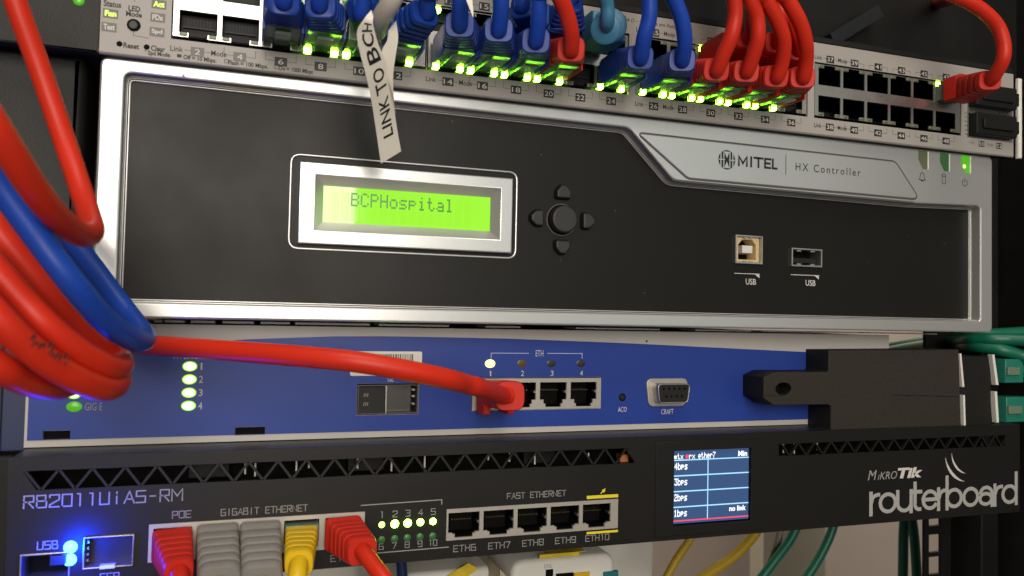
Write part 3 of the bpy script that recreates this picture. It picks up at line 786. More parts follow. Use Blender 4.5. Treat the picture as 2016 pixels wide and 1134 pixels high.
# ================================================================ blue router in the middle
JB = thing('network_router', 'flat white router with a blue front label and four ports in its centre', 'router', (200, 60, -45.8))
JY = 21.0
mb = MB(); mb.box(-21, 355, JY + 16, 260, -45.2, -2.6); mb.box(-21, 355, JY + 1.4, JY + 17, -3.4, -2.6); mb.box(-21, 355, JY + 1.4, JY + 17, -45.2, -44.4); build(mb, 'chassis', M_white, JB)
eth = (138.3, 196.9, -36.2, -22.6); ge = (91.3, 116.0, -37.0, -24.6); craft = (218.4, 240.0, -35.8, -23.2)
fh = [(eth[0], eth[1], eth[2], eth[3]), (ge[0], ge[1], ge[2], ge[3])]
notch = [(-16.8, -8.3, -43.4, -40.2), (46.5, 57.2, -43.6, -40.6)]
mb = MB(); plate_into(mb, -22.5, 356, -45.8, -2.3, JY, JY + 1.5, fh + notch)  # right end cut short in place of the shadow that falls there
jf = build(mb, 'faceplate', M_white, JB)
for nx0, nx1, nz0, nz1 in notch:
    mb = MB(); mb.box(nx0, nx1, JY + 1.3, JY + 1.58, nz0, nz1); build(mb, 'latch_slot', M_dark, jf)
top = [(-22.6, -21.3), (17.1, -10.3), (48.5, -7.6), (63.2, -6.9), (80.4, -6.1), (100.2, -5.8), (123.0, -5.9), (153.6, -6.2), (181.4, -6.9), (210.7, -7.7), (263.4, -9.6), (305.5, -11.1)]
top = [(x, z) for x, z in top if x > -20] + [(340, -12.2), (354, -12.6)]
oz = [(-21.6, -43.4)] + [(354, -43.4)] + list(reversed(top)) + [(-21.6, top[0][1] - 1.5)]
hh = [rect(eth[0] - .1, eth[1] + .1, eth[2] - .1, eth[3] + .1), rect(ge[0] - .1, ge[1] + .1, ge[2] - .1, ge[3] + .1)] + [rect(a, b, -43.3, d + .1) for a, b, c, d in notch]
ov = solid('blue_label', oz, hh, JY - .25, JY, M_blue, JB)
# status lights
for lst, mt in (([(30.0, -17.7), (30.0, -22.5), (30.0, -27.4), (30.0, -32.2), (-7.7, -27.3)], M_led_yg), ([(-7.4, -31.9)], M_led_dimgreen)):
    for x, z in lst:
        mb = MB(); dome_into(mb, x, z, JY - .28, 2.55, 0.5, rz=1.85, n=24); sl = build(mb, 'status_light', M_led_rim if mt is M_led_yg else mt, jf, 60)
        if mt is M_led_yg:
            mb = MB(); dome_into(mb, x, z, JY - .5, 2.1, 0.6, rz=1.45, n=20); build(mb, 'lamp', M_led_white, sl, 60)
for i, (x, z) in enumerate([(34.0, -17.7), (34.0, -22.5), (34.0, -27.4), (34.0, -32.3)]):
    lettering(ov, str(i + 1), x - .3 - .4 * (i > 0), x + .3 + .4 * (i > 0), z - 1.3, z + 1.3, JY - .3, M_inklight)
lettering(ov, 'T1 / E1 PORT', 24.0, 35.3, -15.0, -12.7, JY - .3, M_inklight)
lettering(ov, '1', -3.4, -2.8, -28.3, -26.1, JY - .3, M_inklight)
lettering(ov, 'GIG E', -4.0, 1.5, -33.3, -30.6, JY - .3, M_inkgrey)
# four-way socket block
exs = [144.3, 158.9, 173.1, 187.5]
exs = [eth[0] + 7.9 + 14.1 * i for i in range(4)]
def gang(parent, x0, x1, z0, z1, y, cxs, m, w=12.2, top=1.9, hbody=7.6, up=False, depth=11, name='socket_block'):
    rects = []
    for cx in cxs:
        rects += [(cx - w / 2, cx + w / 2, z1 - top - hbody, z1 - top), (cx - w * .29, cx + w * .29, z0 + .9, z1 - top - hbody + .01), (cx - w * .36, cx + w * .36, z0 + 2.3, z1 - top - hbody + .01)]
    mb = MB(); plate_into(mb, x0, x1, z0, z1, y, y + 1.2, rects)
    blk = build(mb, name, m, parent)
    for cx in cxs:
        mb = MB(); 
        zt = z1 - top; zb = z0 + .9
        X0, X1 = cx - w / 2 - .01, cx + w / 2 + .01
        mb.box(X0, X1, y + depth - .5, y + depth, zb, zt, 0, 0)
        mb.box(X0 - .3, X0 + .01, y + 1.1, y + depth, zb, zt, 0, 0); mb.box(X1 - .01, X1 + .3, y + 1.1, y + depth, zb, zt, 0, 0)
        mb.box(X0, X1, y + 1.1, y + depth, zt - .01, zt + .3, 0, 0); mb.box(X0, X1, y + 1.1, y + depth, zb - .3, zb + .01, 0, 0)
        for k in range(8):
            x = cx - 3.6 + k * 1.03
            mb.box(x - .13, x + .13, y + 4.5, y + depth - .5, zt - 3.9, zt - 3.5, 0, 1)
        mb.box(cx + w / 2 - .5, cx + w / 2 + .05, y + .9, y + 4, zt - 4.6, zt - 3.6, 0, 2)
        build(mb, 'socket', [M_dark, M_gold, M_tin], blk)
    return blk
gang(JB, eth[0] + .2, eth[1] - .2, eth[2] + .2, eth[3] - .3, JY - .5, exs, M_tinmatt, top=1.7, hbody=7.4)
for i, (x, z) in enumerate([(145.9, -16.7), (160.0, -16.6), (173.4, -16.6), (187.1, -16.6)]):
    mt = (M_led_yel, M_led_amberoff, M_led_offdark, M_led_offdark)[i]
    mb = MB(); dome_into(mb, x, z, JY - .27, 2.25 if i == 0 else 2.0, 0.7 if i == 0 else 0.15, rz=1.75 if i == 0 else 1.6, n=22); build(mb, 'port_light', mt, jf, 60)
    lettering(ov, str(i + 1), x + .3 - .28 - .42 * (i > 0), x + .3 + .28 + .42 * (i > 0), -21.9, -19.7, JY - .3, M_inklight)
x1, x2 = 162.9, 171.5
for pl_ in ([(146.3, -14.4), (146.3, -12.3), (x1, -12.3)], [(x2, -12.3), (187.6, -12.3), (187.6, -14.4)]):
    mb = MB(); stroke_into(mb, pl_, 0.28, JY - .3); build(mb, 'printed_line', M_inkblue, ov)
lettering(ov, 'ETH', 166.1, 169.6, -13.6, -11.0, JY - .3, M_inklight)
lettering(ov, 'GE', 103.2, 105.7, -23.9, -21.6, JY - .3, M_inklight)
lettering(ov, 'ACO', 205.3, 209.5, -37.9, -35.7, JY - .3, M_inklight)
lettering(ov, 'CRAFT', 226.8, 233.0, -39.4, -37.1, JY - .3, M_inklight)
# fibre cage
gx0, gx1, gz0, gz1 = ge
cg = frame_box('fibre_cage', gx0 + .3, gx1 - .3, gz0 + .3, gz1 - .5, JY - .6, JY + 14, 0.45, M_groove, JB, b=0.15)
mb = MB(); mb.box(gx0 + .8, gx0 + 11.2, JY + 1.5, JY + 12, gz0 + .8, gz1 - 1.0); build(mb, 'cage_shadow', M_blackp, cg)
for zz in (gz0 + 3.6, gz0 + 7.2):
    for xx in range(3):
        mb = MB(); stroke_into(mb, [(gx0 + 3.0 + xx * .7, zz), (gx0 + 3.2 + xx * .7, zz + 1.1)], 0.22, JY + 1.2); build(mb, 'contact', M_gold, cg)
mb = MB(); mb.box(gx0 + 11.2, gx0 + 11.9, JY - .7, JY + 10, gz0 + .4, gz1 - .8, 0.15); build(mb, 'divider', M_tin, cg)
mb = MB(); mb.box(gx0 + 12.0, gx1 - 2.4, JY + 4, JY + 5, gz0 + .8, gz1 - 1.1); build(mb, 'dust_flap', M_smoke, cg)
for zz in (gz1 - 3.0, gz1 - 5.6, gz1 - 8.6):
    mb = MB(); mb.box(gx1 - 2.6, gx1 - 1.5, JY - .3, JY + 3, zz, zz + .8, 0.1); build(mb, 'spring_clip', M_tin, cg)
# barcode sticker
bx0, bx1, bz0, bz1 = 88.4, 117.0, -21.5, -11.8
stk = solid('barcode_sticker', rpoly(rect(bx0, bx1, bz0, bz1), 0.8), [], JY - .36, JY - .25, M_paper, ov)
mb = MB(); rr = random.Random(3); x = bx0 + 3
while x < bx1 - 4:
    w = rr.choice((.16, .16, .3, .42)); mb.poly([(x, JY - .39, -20.5), (x + w, JY - .39, -20.5), (x + w, JY - .39, bz1 - 1.1), (x, JY - .39, bz1 - 1.1)]); x += w + rr.choice((.17, .25, .4))
build(mb, 'barcode_bars', M_inkblack, stk)
# alarm button hole and nine-hole serial connector
mb = MB(); disc_into(mb, 207.3, -31.5, JY - .28, 1.75, n=20); build(mb, 'button_well', M_dark, jf)
cyl_solid('alarm_button', 207.3, -31.5, 1.25, JY + .1 - .6, JY + .4, M_blackp, jf, b=0.3)
cx0, cx1, cz0, cz1 = craft
fl = rpoly([(cx0 + 1.6, cz0), (cx1 - 1.2, cz0), (cx1, cz1), (cx0, cz1)], 3.0, 6)
cr = solid('serial_connector', fl, [], JY - 1.2, JY, M_tinmatt, JB, b=0.4)
fs = rpoly([(cx0 + 4.0, cz0 + 2.0), (cx1 - 3.1, cz0 + 2.0), (cx1 - 2.0, cz1 - 2.0), (cx0 + 3.0, cz1 - 2.0)], 2.0, 5)
solid('connector_shell', fs, [inset(fs, .5)], JY - 6.3, JY - 1.2, M_tin, cr, b=0.2)
ins = solid('connector_insert', inset(fs, .5), [], JY - 5.9, JY - 1.3, M_blackp, cr)
mb = MB()
xc = (fs[0][0] + max(p[0] for p in fs)) / 2
for k in range(5): disc_into(mb, xc - 5.3 + k * 2.65, cz1 - 4.2, JY - 5.95, .62, n=12)
for k in range(4): disc_into(mb, xc - 4.0 + k * 2.65, cz1 - 7.6, JY - 5.95, .62, n=12)
build(mb, 'pin_holes', M_dark, ins)
# added pale strips in place of the lit background behind the slit under the controller
for xa, xb in ((305, 322), (327, 366), (378, 425), (440, 502), (516, 573), (584, 730), (748, 886), (958, 1026), (1135, 1300), (1370, 1480), (1500, 1690), (1700, 1845)):
    p0 = -31.2 ; 
    def xat(px):
        d = Vector(CAM['R'][2]) + Vector(CAM['R'][0]) * ((px - 1008) / CAM['F']); return CAM['C'][0] + d.x / d.y * (26 - CAM['C'][1])
    a, b = xat(xa), xat(xb)
    th = 0.95 - 0.55 * (xa - 300) / 1500
    mb = MB(); mb.box(a, b, 26, 40, -1.75, -1.75 + th); build(mb, 'slit_light_strip', M_pins, JB)
# screw head on the lip
mb = MB(); disc_into(mb, 219.1, -6.7, JY - .05, .5, n=10); build(mb, 'pin_hole', M_dark, jf)
# mounting ear left
mb = MB(); mb.box(-30.5, -22.7, JY + 3, JY + 6, -47.5, -2.5, 0.4); build(mb, 'mounting_ear', M_navy, JB)

# ================================================================ black router at the bottom
MK = thing('network_router', 'black router with triangular vents, small blue screen and large white lettering', 'router', (200, 40, -89.8))
KY = 2.0
KZ0, KZ1 = -89.8, -45.9
vz0, vz1 = -56.7, -50.4
gig = (20.0, 93.0, -82.9, -69.9); fe = (123.9, 196.6, -83.0, -70.9)
sfp = (0.4, 15.7, -83.4, -72.8); usb = (-17.8, -3.2, -86.5, -77.2); scr = (222.6, 260.9, -84.0, -52.4)
v2 = (275.6, 411, -56.6, -51.2)
holes = [(gig[0], gig[1], gig[2], gig[3]), (fe[0], fe[1], fe[2], fe[3]), sfp, usb, (-18.0, 204.0, vz0, vz1), v2, scr]
mb = MB(); plate_into(mb, -22, 421, KZ0, KZ1, KY, KY + 1.5, holes)
kf = build(mb, 'faceplate', M_mik, MK)
mb = MB(); mb.box(-21.6, 420.6, KY + 22, 150, KZ0 + .4, KZ1 - .2); mb.box(-21.6, 420.6, KY + 1.4, 150, KZ1 - 1.0, KZ1 - .2); mb.box(-21.6, 420.6, KY + 1.4, KY + 23, KZ0 + .3, KZ0 + 1.2)
build(mb, 'chassis', M_miklid, MK)
mb = MB(); mb.box(-20, 419, KY + 20.5, KY + 21.5, KZ0 + 1.5, KZ1 - 1.2); build(mb, 'chassis_interior', M_dark, MK)
# zig-zag struts across the vents
def zigzag(x0, x1, z0, z1, pitch, phase=0.0):
    k = 0; x = x0
    while x < x1 - 1:
        up = (k % 2 == 0)
        a = (x, z1 if up else z0); b = (min(x + pitch, x1 + 2), z0 if up else z1)
        mb = MB(); d = Vector((b[0] - a[0], b[1] - a[1])).normalized(); nn = Vector((-d.y, d.x)) * 0.42
        q = [(a[0] + nn.x, a[1] + nn.y), (b[0] + nn.x, b[1] + nn.y), (b[0] - nn.x, b[1] - nn.y), (a[0] - nn.x, a[1] - nn.y)]
        if area2(q) < 0: q = q[::-1]
        solid_into(mb, q, [], KY + .05, KY + 1.45, 0)
        build(mb, 'vent_strut', M_mik, kf)
        x += pitch; k += 1
zigzag(-17.6, 203, vz0 - .2, vz1 + .2, 4.95)
zigzag(277, 411, v2[2] - .2, v2[3] + .2, 4.55)
for tri in ([(-18.1, vz1), (-18.1, vz0), (-14.0, vz0)], [(204.1, vz1), (204.1, vz0), (201.2, vz1)]):
    solid('vent_corner', tri if area2(tri) > 0 else tri[::-1], [], KY + .04, KY + 1.4, M_mik, kf)
rr = random.Random(11)
for x in (68.5, 73.0, 50.5, 54.0, 91, 104, 117, 131, 143, 152, 163, 187, 285, 291, 304):
    mb = MB(); tube_into(mb, [(x, KY + 9, vz0 - 1 + rr.random() * 3), (x, KY + 9, vz1 - 3.2 + rr.random() * 2.5)], 0.35, n=8, sub=1); build(mb, 'circuit_component', M_pins, MK, 50)
mb = MB(); mb.box(200.5, 204.2, KY + 6, KY + 10, -57.5, -54.2, .3); build(mb, 'circuit_component', M_orange, MK)
for x in (31, 88, 160): 
    mb = MB(); mb.box(x, x + 14, KY + 14, KY + 18, -58, -52.5, .3); build(mb, 'circuit_component', M_rack, MK)
# lettering
YK = KY - .06
techno(MK, 'RB2011UiAS-RM', -17.4, 29.7, -62.4, -58.5, 0.42, YK, M_inkgrey)
techno(MK, 'POE', 27.3, 33.2, -68.4, -66.1, 0.26, YK, M_inkgrey)
techno(MK, 'GIGABIT ETHERNET', 43.0, 72.2, -68.5, -66.3, 0.26, YK, M_inkgrey)
techno(MK, 'FAST ETHERNET', 148.3, 173.2, -68.5, -66.3, 0.26, YK, M_inkgrey)
techno(MK, 'USB', -13.0, -7.2, -76.0, -73.5, 0.28, YK, M_inkgrey)
techno(MK, 'SFP', 5.8, 11.4, -87.7, -85.4, 0.26, YK, M_inkgrey)
techno(MK, 'ETH5', 81, 90, -87.4, -85.2, 0.26, YK, M_inkgrey)
kx = [130.9 + 14.0 * i for i in range(5)]
for i, cx in enumerate(kx):
    s = 'ETH%d' % (6 + i); w = 4.4 if i < 4 else 5.2
    techno(MK, s, cx - w + .6, cx + w + .6, -87.4, -85.1, 0.26, YK, M_inkgrey)
gang(MK, fe[0] + .1, fe[1] - .1, fe[2] + .1, fe[3] - .1, KY - .35, kx, M_tinmatt, w=12.4, top=1.5, hbody=7.6)
kg = [27.6, 42.0, 56.2, 70.4, 84.8]
gang(MK, gig[0] + .1, gig[1] - .1, gig[2] + .1, gig[3] - .1, KY - .35, kg, M_tinmatt, w=12.2, top=1.5, hbody=8.4)
# yellow marks round the last port
mb = MB(); mb.box(182.5, 196.6, YK, KY, -70.4, -69.1); mb.box(182.7, 196.8, YK, KY, -84.6, -83.7); disc_into(mb, 190.0, -67.4, YK, .7, n=10)
stroke_into(mb, [(188.8, -68.4), (190.6, -66.6)], .4, YK - .01)
build(mb, 'port_marking', M_inkyellow, MK)
# indicator panel
for pl_ in ([(91.5, -67.7), (122.0, -67.3), (122.0, -69.0)], [(97, -85.6), (125.0, -85.4)]):
    mb = MB(); stroke_into(mb, pl_, 0.35, YK); build(mb, 'printed_line', M_inkgrey, MK)
for k in range(5):
    x = 99.3 + k * 4.87
    dn = MB(); dome_into(dn, x, -75.3, KY, 1.15 if k == 0 else 1.5 - .1 * k * (k > 2) * .6, .7, n=18); build(dn, 'link_light', M_led_green if k else M_led_mid, MK, 60)
    dn = MB(); dome_into(dn, x, -80.9, KY, 1.4, .5, n=18); build(dn, 'link_light', M_led_offg, MK, 60)
    techno(MK, str(k + 1), x - .8, x + .8, -72.7, -70.5, 0.24, YK, M_inkgrey)
    techno(MK, str(k + 6), x - (.8 if k < 4 else 1.5), x + (.8 if k < 4 else 1.7), -84.4, -82.3, 0.24, YK, M_inkgrey)
# fibre cage and its shiny rim
cg = frame_box('fibre_cage', sfp[0], sfp[1], sfp[2], sfp[3], KY - .9, KY + 14, 0.5, M_tin, MK, b=0.2)
mb = MB(); mb.box(sfp[0] + .5, sfp[1] - .5, KY + 6, KY + 7, sfp[2] + .5, sfp[3] - .5); build(mb, 'cage_shadow', M_blackp, cg)
mb = MB(); mb.box(5.6, 10.2, KY - 1.2, KY + 1, -83.6, -82.4, .2); build(mb, 'latch_tab', M_pins, cg)
for k in range(4):
    mb = MB(); mb.box(1.2, 1.8, KY + 1.5, KY + 3, -81.5 + k * 2, -80.7 + k * 2); build(mb, 'contact', M_tin, cg)
# usb socket
us = frame_box('usb_socket', usb[0], usb[1], usb[2], usb[3], KY - .6, KY + 12, 0.6, M_tin, MK, b=0.2)
mb = MB(); mb.box(usb[0] + .6, usb[1] - .6, KY + 9, KY + 10, usb[2] + .6, usb[3] - .6); build(mb, 'socket_back', M_dark, us)
# screen
solid('screen_frame', rect(213.8, 268.8, -88.0, -48.4), [rect(*scr)], KY - .35, KY + .3, M_mik, MK, b=0.25)
mb = MB(); mb.box(scr[0] + .3, scr[1] - .3, KY + 1.0, KY + 2, -83.4, -52.6); ts = build(mb, 'display_screen', M_tft, MK)
ys = KY + .95
sx0, sx1, sz1, sz0 = scr[0] + .4, scr[1] - .6, -52.9, -82.9
mb = MB()
stroke_into(mb, [(sx0, -56.6), (sx1, -56.6)], .45, ys); 
for k in range(1, 4): stroke_into(mb, [(sx0, -56.6 - 6.6 * k), (sx1, -56.6 - 6.6 * k)], .5, ys)
stroke_into(mb, [(sx0 + 16.9, -56.6), (sx0 + 16.9, -81.8)], .45, ys + .01)
build(mb, 'screen_grid', M_tftline, ts)
mb = MB(); stroke_into(mb, [(sx0, -82.2), (sx1, -82.2)], .55, ys - .02); mb.box(sx0 + 5.8, sx0 + 7.2, ys - .01, ys, -56.0, -54.4); build(mb, 'screen_red_marks', M_tftred, ts)
mb = MB()
dots_into(mb, 'tx', sx0 + 1.8, sx0 + 4.6, -56.2, -53.8, ys - .02, gap=-.08); dots_into(mb, 'rx', sx0 + 7.5, sx0 + 10.3, -56.2, -53.8, ys - .02, gap=-.08)
mb.box(sx0 + .2, sx0 + 1.4, ys - .02, ys - .01, -56, -54.6)
dots_into(mb, 'ether7', sx0 + 12.0, sx0 + 20.5, -56.2, -53.6, ys - .02, gap=-.08)
build(mb, 'screen_text', M_tfttext, ts); mb = MB()
text_into(mb, 'Min', sx1 - 5.2, sx1 - .6, -56.0, -53.6, ys - .02, bold=.03)
build(mb, 'screen_text', M_tfttext, ts)
for k in range(4):
    mb = MB(); dots_into(mb, '4321'[k] + 'bps', sx0 + .5, sx0 + 6.7, -60.6 - 6.6 * k, -57.7 - 6.6 * k, ys - .02, gap=-.1); build(mb, 'screen_text', M_tfttext, ts)
mb = MB()
text_into(mb, 'no link', sx1 - 9.5, sx1 - 1.0, -79.6, -77.3, ys - .02, bold=.03)
build(mb, 'screen_text', M_tfttext, ts)
# maker's lettering at the right end
mb = MB(); text_into(mb, 'M', 325.2, 330.4, -69.6, -65.1, YK, shear=.25); text_into(mb, 'ıKRO', 331.0, 342.4, -69.6, -66.0, YK, shear=.25); build(mb, 'lettering', M_inkgrey, MK)
mb = MB(); text_into(mb, 'Tik', 342.8, 357.8, -69.6, -64.7, YK, shear=.2, bold=.045); build(mb, 'lettering', M_inklight, MK)
LB = MB(); wq = 1.75
def arc(cx, cz, rx, rz, a0, a1, n=18): return [(cx + rx * math.cos(math.radians(a0 + (a1 - a0) * k / n)), cz + rz * math.sin(math.radians(a0 + (a1 - a0) * k / n))) for k in range(n + 1)]
zb, zx, za = -85.4, -75.8, -70.4
rz = (zx - zb) / 2 - wq / 2 + .1; zc = (zx + zb) / 2
x = 327.0; YL = [YK]
def st(pts): YL[0] -= .004; stroke_into(LB, pts, wq, YL[0])
def g_r(x): st([(x, zb), (x, zx)]); st(arc(x + 3.6, zc + 1.0, 3.2, rz - 1.0, 175, 85, 8)); return x + 4.7
def g_o(x): stroke_into(LB, arc(x + 4.1, zc, 4.0, rz, 0, 360, 28)[:-1], wq, YK - .001 - .0002 * x, closed=True); return x + 9.3
def g_u(x): st([(x, zx)] + arc(x + 3.6, zb + 4.2, 3.6, 3.6, 180, 360, 12) + [(x + 7.2, zx)]); st([(x + 7.2, zb), (x + 7.2, zx)]); return x + 8.9
def g_t(x): st([(x + .4, za - 2.0), (x + .4, zb + 3)] + arc(x + 2.6, zb + 3, 2.2, 2.3, 180, 280, 6)); st([(x - 1.4, zx - .6), (x + 3.4, zx - .6)]); return x + 4.6
def g_e(x): st(arc(x + 4.0, zc, 3.9, rz, 325, 0, 2)[:0] + [(x + .3, zc + .2), (x + 7.7, zc + .2)]); st(arc(x + 4.0, zc, 3.8, rz, 3, 322, 26)); return x + 8.7
def g_b(x): st([(x, zb), (x, za)]); stroke_into(LB, arc(x + 4.1, zc, 4.0, rz, 0, 360, 28)[:-1], wq, YK - .004, closed=True); return x + 9.3
def g_a(x):
    st(arc(x + 3.8, zx - 3.9, 3.4, 3.2, 165, 0, 10) + [(x + 7.2, zb)]); stroke_into(LB, arc(x + 3.6, zb + 3.3, 3.4, 2.6, 0, 360, 20)[:-1], wq * .95, YK - .004, closed=True); return x + 8.9
def g_d(x): stroke_into(LB, arc(x + 4.0, zc, 4.0, rz, 0, 360, 28)[:-1], wq, YK - .001 - .0002 * x, closed=True); st([(x + 8.0, zb), (x + 8.0, za)]); return x + 9
for fn in (g_r, g_o, g_u, g_t, g_e, g_r, g_b, g_o, g_a, g_r, g_d): x = fn(x)
xe = x; k_ = (419.3 - 326.3) / (xe - .2 - 326.3)
LB.v = [(326.3 + (p[0] - 326.3) * k_, p[1], p[2]) for p in LB.v]
build(LB, 'lettering', M_inkmid, MK)
mb = MB()
def crescent(cx, cz, r, a0, a1, t):
    n = 14; o = [(cx + r * math.cos(math.radians(a0 + (a1 - a0) * k / n)), cz + r * math.sin(math.radians(a0 + (a1 - a0) * k / n))) for k in range(n + 1)]
    i = [(cx + (r - t * math.sin(math.pi * k / n)) * math.cos(math.radians(a0 + (a1 - a0) * k / n)), cz + (r - t * math.sin(math.pi * k / n)) * math.sin(math.radians(a0 + (a1 - a0) * k / n))) for k in range(n + 1)]
    mb.mesh([(p[0], YK, p[1]) for p in o] + [(p[0], YK, p[1]) for p in i], [(j, j + 1, n + 2 + j, n + 1 + j) for j in range(n)])
crescent(385.0, -60.0, 13.0, 182, 268, 1.4); crescent(385.6, -59.5, 9.6, 175, 268, 1.1)
build(mb, 'lettering', M_inklight, MK)
# two bright blue usb activity lamps
for x, z in [(-3.4, -75.9), (-3.5, -80.0)]:
    mb = MB(); dome_into(mb, x, z, KY, 2.1, 1.2); build(mb, 'activity_light', M_led_blue, MK, 60)
bl = bpy.data.lights.new('activity_glow', 'POINT'); bl.energy = 0.11; bl.color = (0.0, 0.03, 1.0); bl.shadow_soft_size = 0.002
bo = bpy.data.objects.new('activity_glow', bl); bo.parent = MK; bo.location = (Vector((-2.5, KY - 9, -77.5)) - origin(MK)) * MM; COL.objects.link(bo)
mb = MB(); mb.box(-8.6, -4.2, KY - 4, KY - .1, -80.5, -77.4, .3); build(mb, 'receiver_tab', M_blackp, us)
solid('mounting_ear', rect(-44, -22.2, -90, -46), [], KY + 1.5, KY + 5, M_rack, MK, b=.4)

# ================================================================ patch cables
def rj_plug(parent, px, pz, y, flip, clear=M_clear, wing=None, depth=17.0, w=11.5, h=7.6):
    """transparent plug standing out of a socket, its lever and gold contacts, coloured side wings of the boot"""
    s = -1 if flip else 1
    mb = MB(); mb.box(px - w / 2, px + w / 2, y - depth, y + 4, pz - h / 2, pz + h / 2, 0.4)
    pl = build(mb, 'plug_body', clear, parent, 40)
    z0 = pz - s * h / 2
    mb = MB(); a = [(px - 2.6, y + 3, z0 - s * .4), (px + 2.6, y + 3, z0 - s * .4), (px + 2.6, y - depth, z0 - s * 2.2), (px - 2.6, y - depth, z0 - s * 2.2)]
    b = [(q[0], q[1], q[2] + s * .9) for q in a]
    mb.mesh(a + b, [(0, 1, 2, 3), (4, 5, 6, 7), (0, 1, 5, 4), (1, 2, 6, 5), (2, 3, 7, 6), (3, 0, 4, 7)])
    build(mb, 'plug_lever', clear, pl)
    if wing:
        for sx in (-1, 1):
            xa = px + sx * (w / 2 + .15); xb = px + sx * (w / 2 + .95)
            pts = [(y - 1.5, pz - s * 4.4), (y - 5, pz - s * 5.0), (y - depth - 1, pz - s * 5.2), (y - depth - 1, pz + s * 4.6), (y - 2.5, pz + s * 4.2)]
            mb = MB(); n = len(pts)
            mb.mesh([(xa, p[0], p[1]) for p in pts] + [(xb, p[0], p[1]) for p in pts], [tuple(range(n)), tuple(range(n, 2 * n))] + [(i, (i + 1) % n, n + (i + 1) % n, n + i) for i in range(n)])
            build(mb, 'boot_wing', wing, parent)
        mb = MB(); mb.box(px - w / 2 - .9, px + w / 2 + .9, y - depth - 1, y - 3.5, pz + s * 3.9 - .4 * (s < 0) if s > 0 else pz - 4.9, pz + 4.9 if s > 0 else pz - 3.9, .2); build(mb, 'boot_cover', wing, parent, 40)
    return pl

def boot(parent, start, ring, m, w0=13.2, h0=9.0, w1=10.0, h1=8.6, ridges=4, deep=0.83, up=(0, 0, 1), r0=1.6, ringr=None, grooves=True, m_ring=None):
    a = Vector(start); b = Vector(ring); ax = (b - a); L = ax.length; ax.normalize()
    ex = ax.cross(Vector(up)).normalized(); ez = ex.cross(ax).normalized()
    R_ = []
    def sec(t, k):
        w = w0 + (w1 - w0) * t; h = h0 + (h1 - h0) * t; r = r0 + ((ringr or min(w1, h1) * .36) - r0) * t
        R_.append(section(a + ax * L * t, ex, ez, w * k, h * k, r * k))
    sec(0, 1.0); sec(0.10, 1.0)
    t = 0.14
    step = (1.0 - 0.16) / ridges
    for i in range(ridges):
        sec(t, deep); sec(t + step * .12, deep)
        sec(t + step * .30, 0.985); sec(t + step * .42, 1.0); sec(t + step * .88, 1.0); sec(t + step * .97, .975)
        t += step
    R_[-1] = section(b, ex, ez, w1 * .93, h1 * .93, (ringr or min(w1, h1) * .36) * .93)
    mb = MB(); loft_into(mb, R_)
    return build(mb, 'boot', m, parent, 48), ax

def jacket(parent, pts, r, m, name='cable_jacket', sub=10, n=20):
    mb = MB(); tube_into(mb, pts, r, n=n, sub=sub)
    return build(mb, name, m, parent, 60)

def hump(t, px, pz, m, y0=None, r=6.0):
    y0 = HY - 12 if y0 is None else y0
    arch = [(px - r, pz - 2)] + [(px + r * math.cos(math.radians(a)), pz + 1.2 + r * math.sin(math.radians(a))) for a in range(180, -1, -12)] + [(px + r, pz - 2)]
    solid('lever_hood', arch[::-1] if area2(arch) < 0 else arch, [], y0, HY - 4, m, t, b=1.2)

def hp_cable(no, ring, path, label, mj, mb_, group, w1=10.0, ridges=4, r=2.85, clear=M_clear, flip=None):
    px, pz = PORT[no]; flip = (no % 2 == 1) if flip is None else flip
    t = thing('patch_cable', label, 'network cable', (px, HY, pz), group)
    rj_plug(t, px, pz, HY, flip, wing=mb_, clear=clear)
    s = -1 if flip else 1
    _, ax = boot(t, (px, HY - 18.0, pz + (.9 if not flip else -.6)), ring, mb_, w1=w1, ridges=ridges)
    if flip: hump(t, px, pz, mb_)
    R0 = Vector(ring); inner = R0 - ax * 1.5
    e_ = Vector(path[-1])
    jacket(t, [tuple(inner), tuple(R0 + ax * 1.2)] + [tuple(p) for p in path] + [tuple(e_ + Vector((0, 8, 45))), tuple(e_ + Vector((6, 30, 110)))], r, mj)
    return t

GB = 'blue cables plugged into the long switch'; GR = 'red cables plugged into the long switch'
hp_cable(6, (57.3, -34, 102.3), [(56.7, -38, 106.7), (55.3, -44, 112.8)], 'leftmost blue cable plugged in above the number 6 on the long switch', M_bluej, M_blueboot, GB, ridges=6)
hp_cable(8, (68.7, -33, 103.1), [(68.5, -38, 107.8), (68.0, -44, 115.0)], 'blue cable with ridged boot plugged in above the number 8 on the long switch', M_bluej, M_blueboot, GB)
hp_cable(12, (103.2, -35, 104.9), [(102.7, -40, 108.1), (101.9, -46, 114.9)], 'blue cable plugged in just right of the white paper flag on the long switch', M_bluej, M_blueboot, GB)
c14 = hp_cable(14, (114.6, -37, 101.8), [(113.1, -43, 106.0), (112.3, -46, 111.5), (111.1, -50, 118.0)], 'blue cable plugged in above the number 14 with a pointed paper flag on it', M_bluej, M_blueboot, GB)
hp_cable(16, (128.5, -37, 102.0), [(127.2, -43, 107.2), (125.9, -46, 113.7), (124.4, -50, 120.3)], 'blue cable second from the left between the paper flag and the single red cable', M_bluej, M_blueboot, GB)
hp_cable(18, (142.2, -37, 100.0), [(140.8, -43, 104.8), (139.5, -46, 110.6), (138.2, -50, 119.2)], 'blue cable just left of the single red one between blue plugs', M_bluej, M_blueboot, GB)
hp_cable(20, (155.5, -37, 98.6), [(152.9, -43, 102.6), (149.0, -47, 108.1), (144.7, -50, 112.4), (138.1, -54, 119.2)], 'single red cable plugged in above the number 20 among blue ones', M_red, M_redboot, GR)
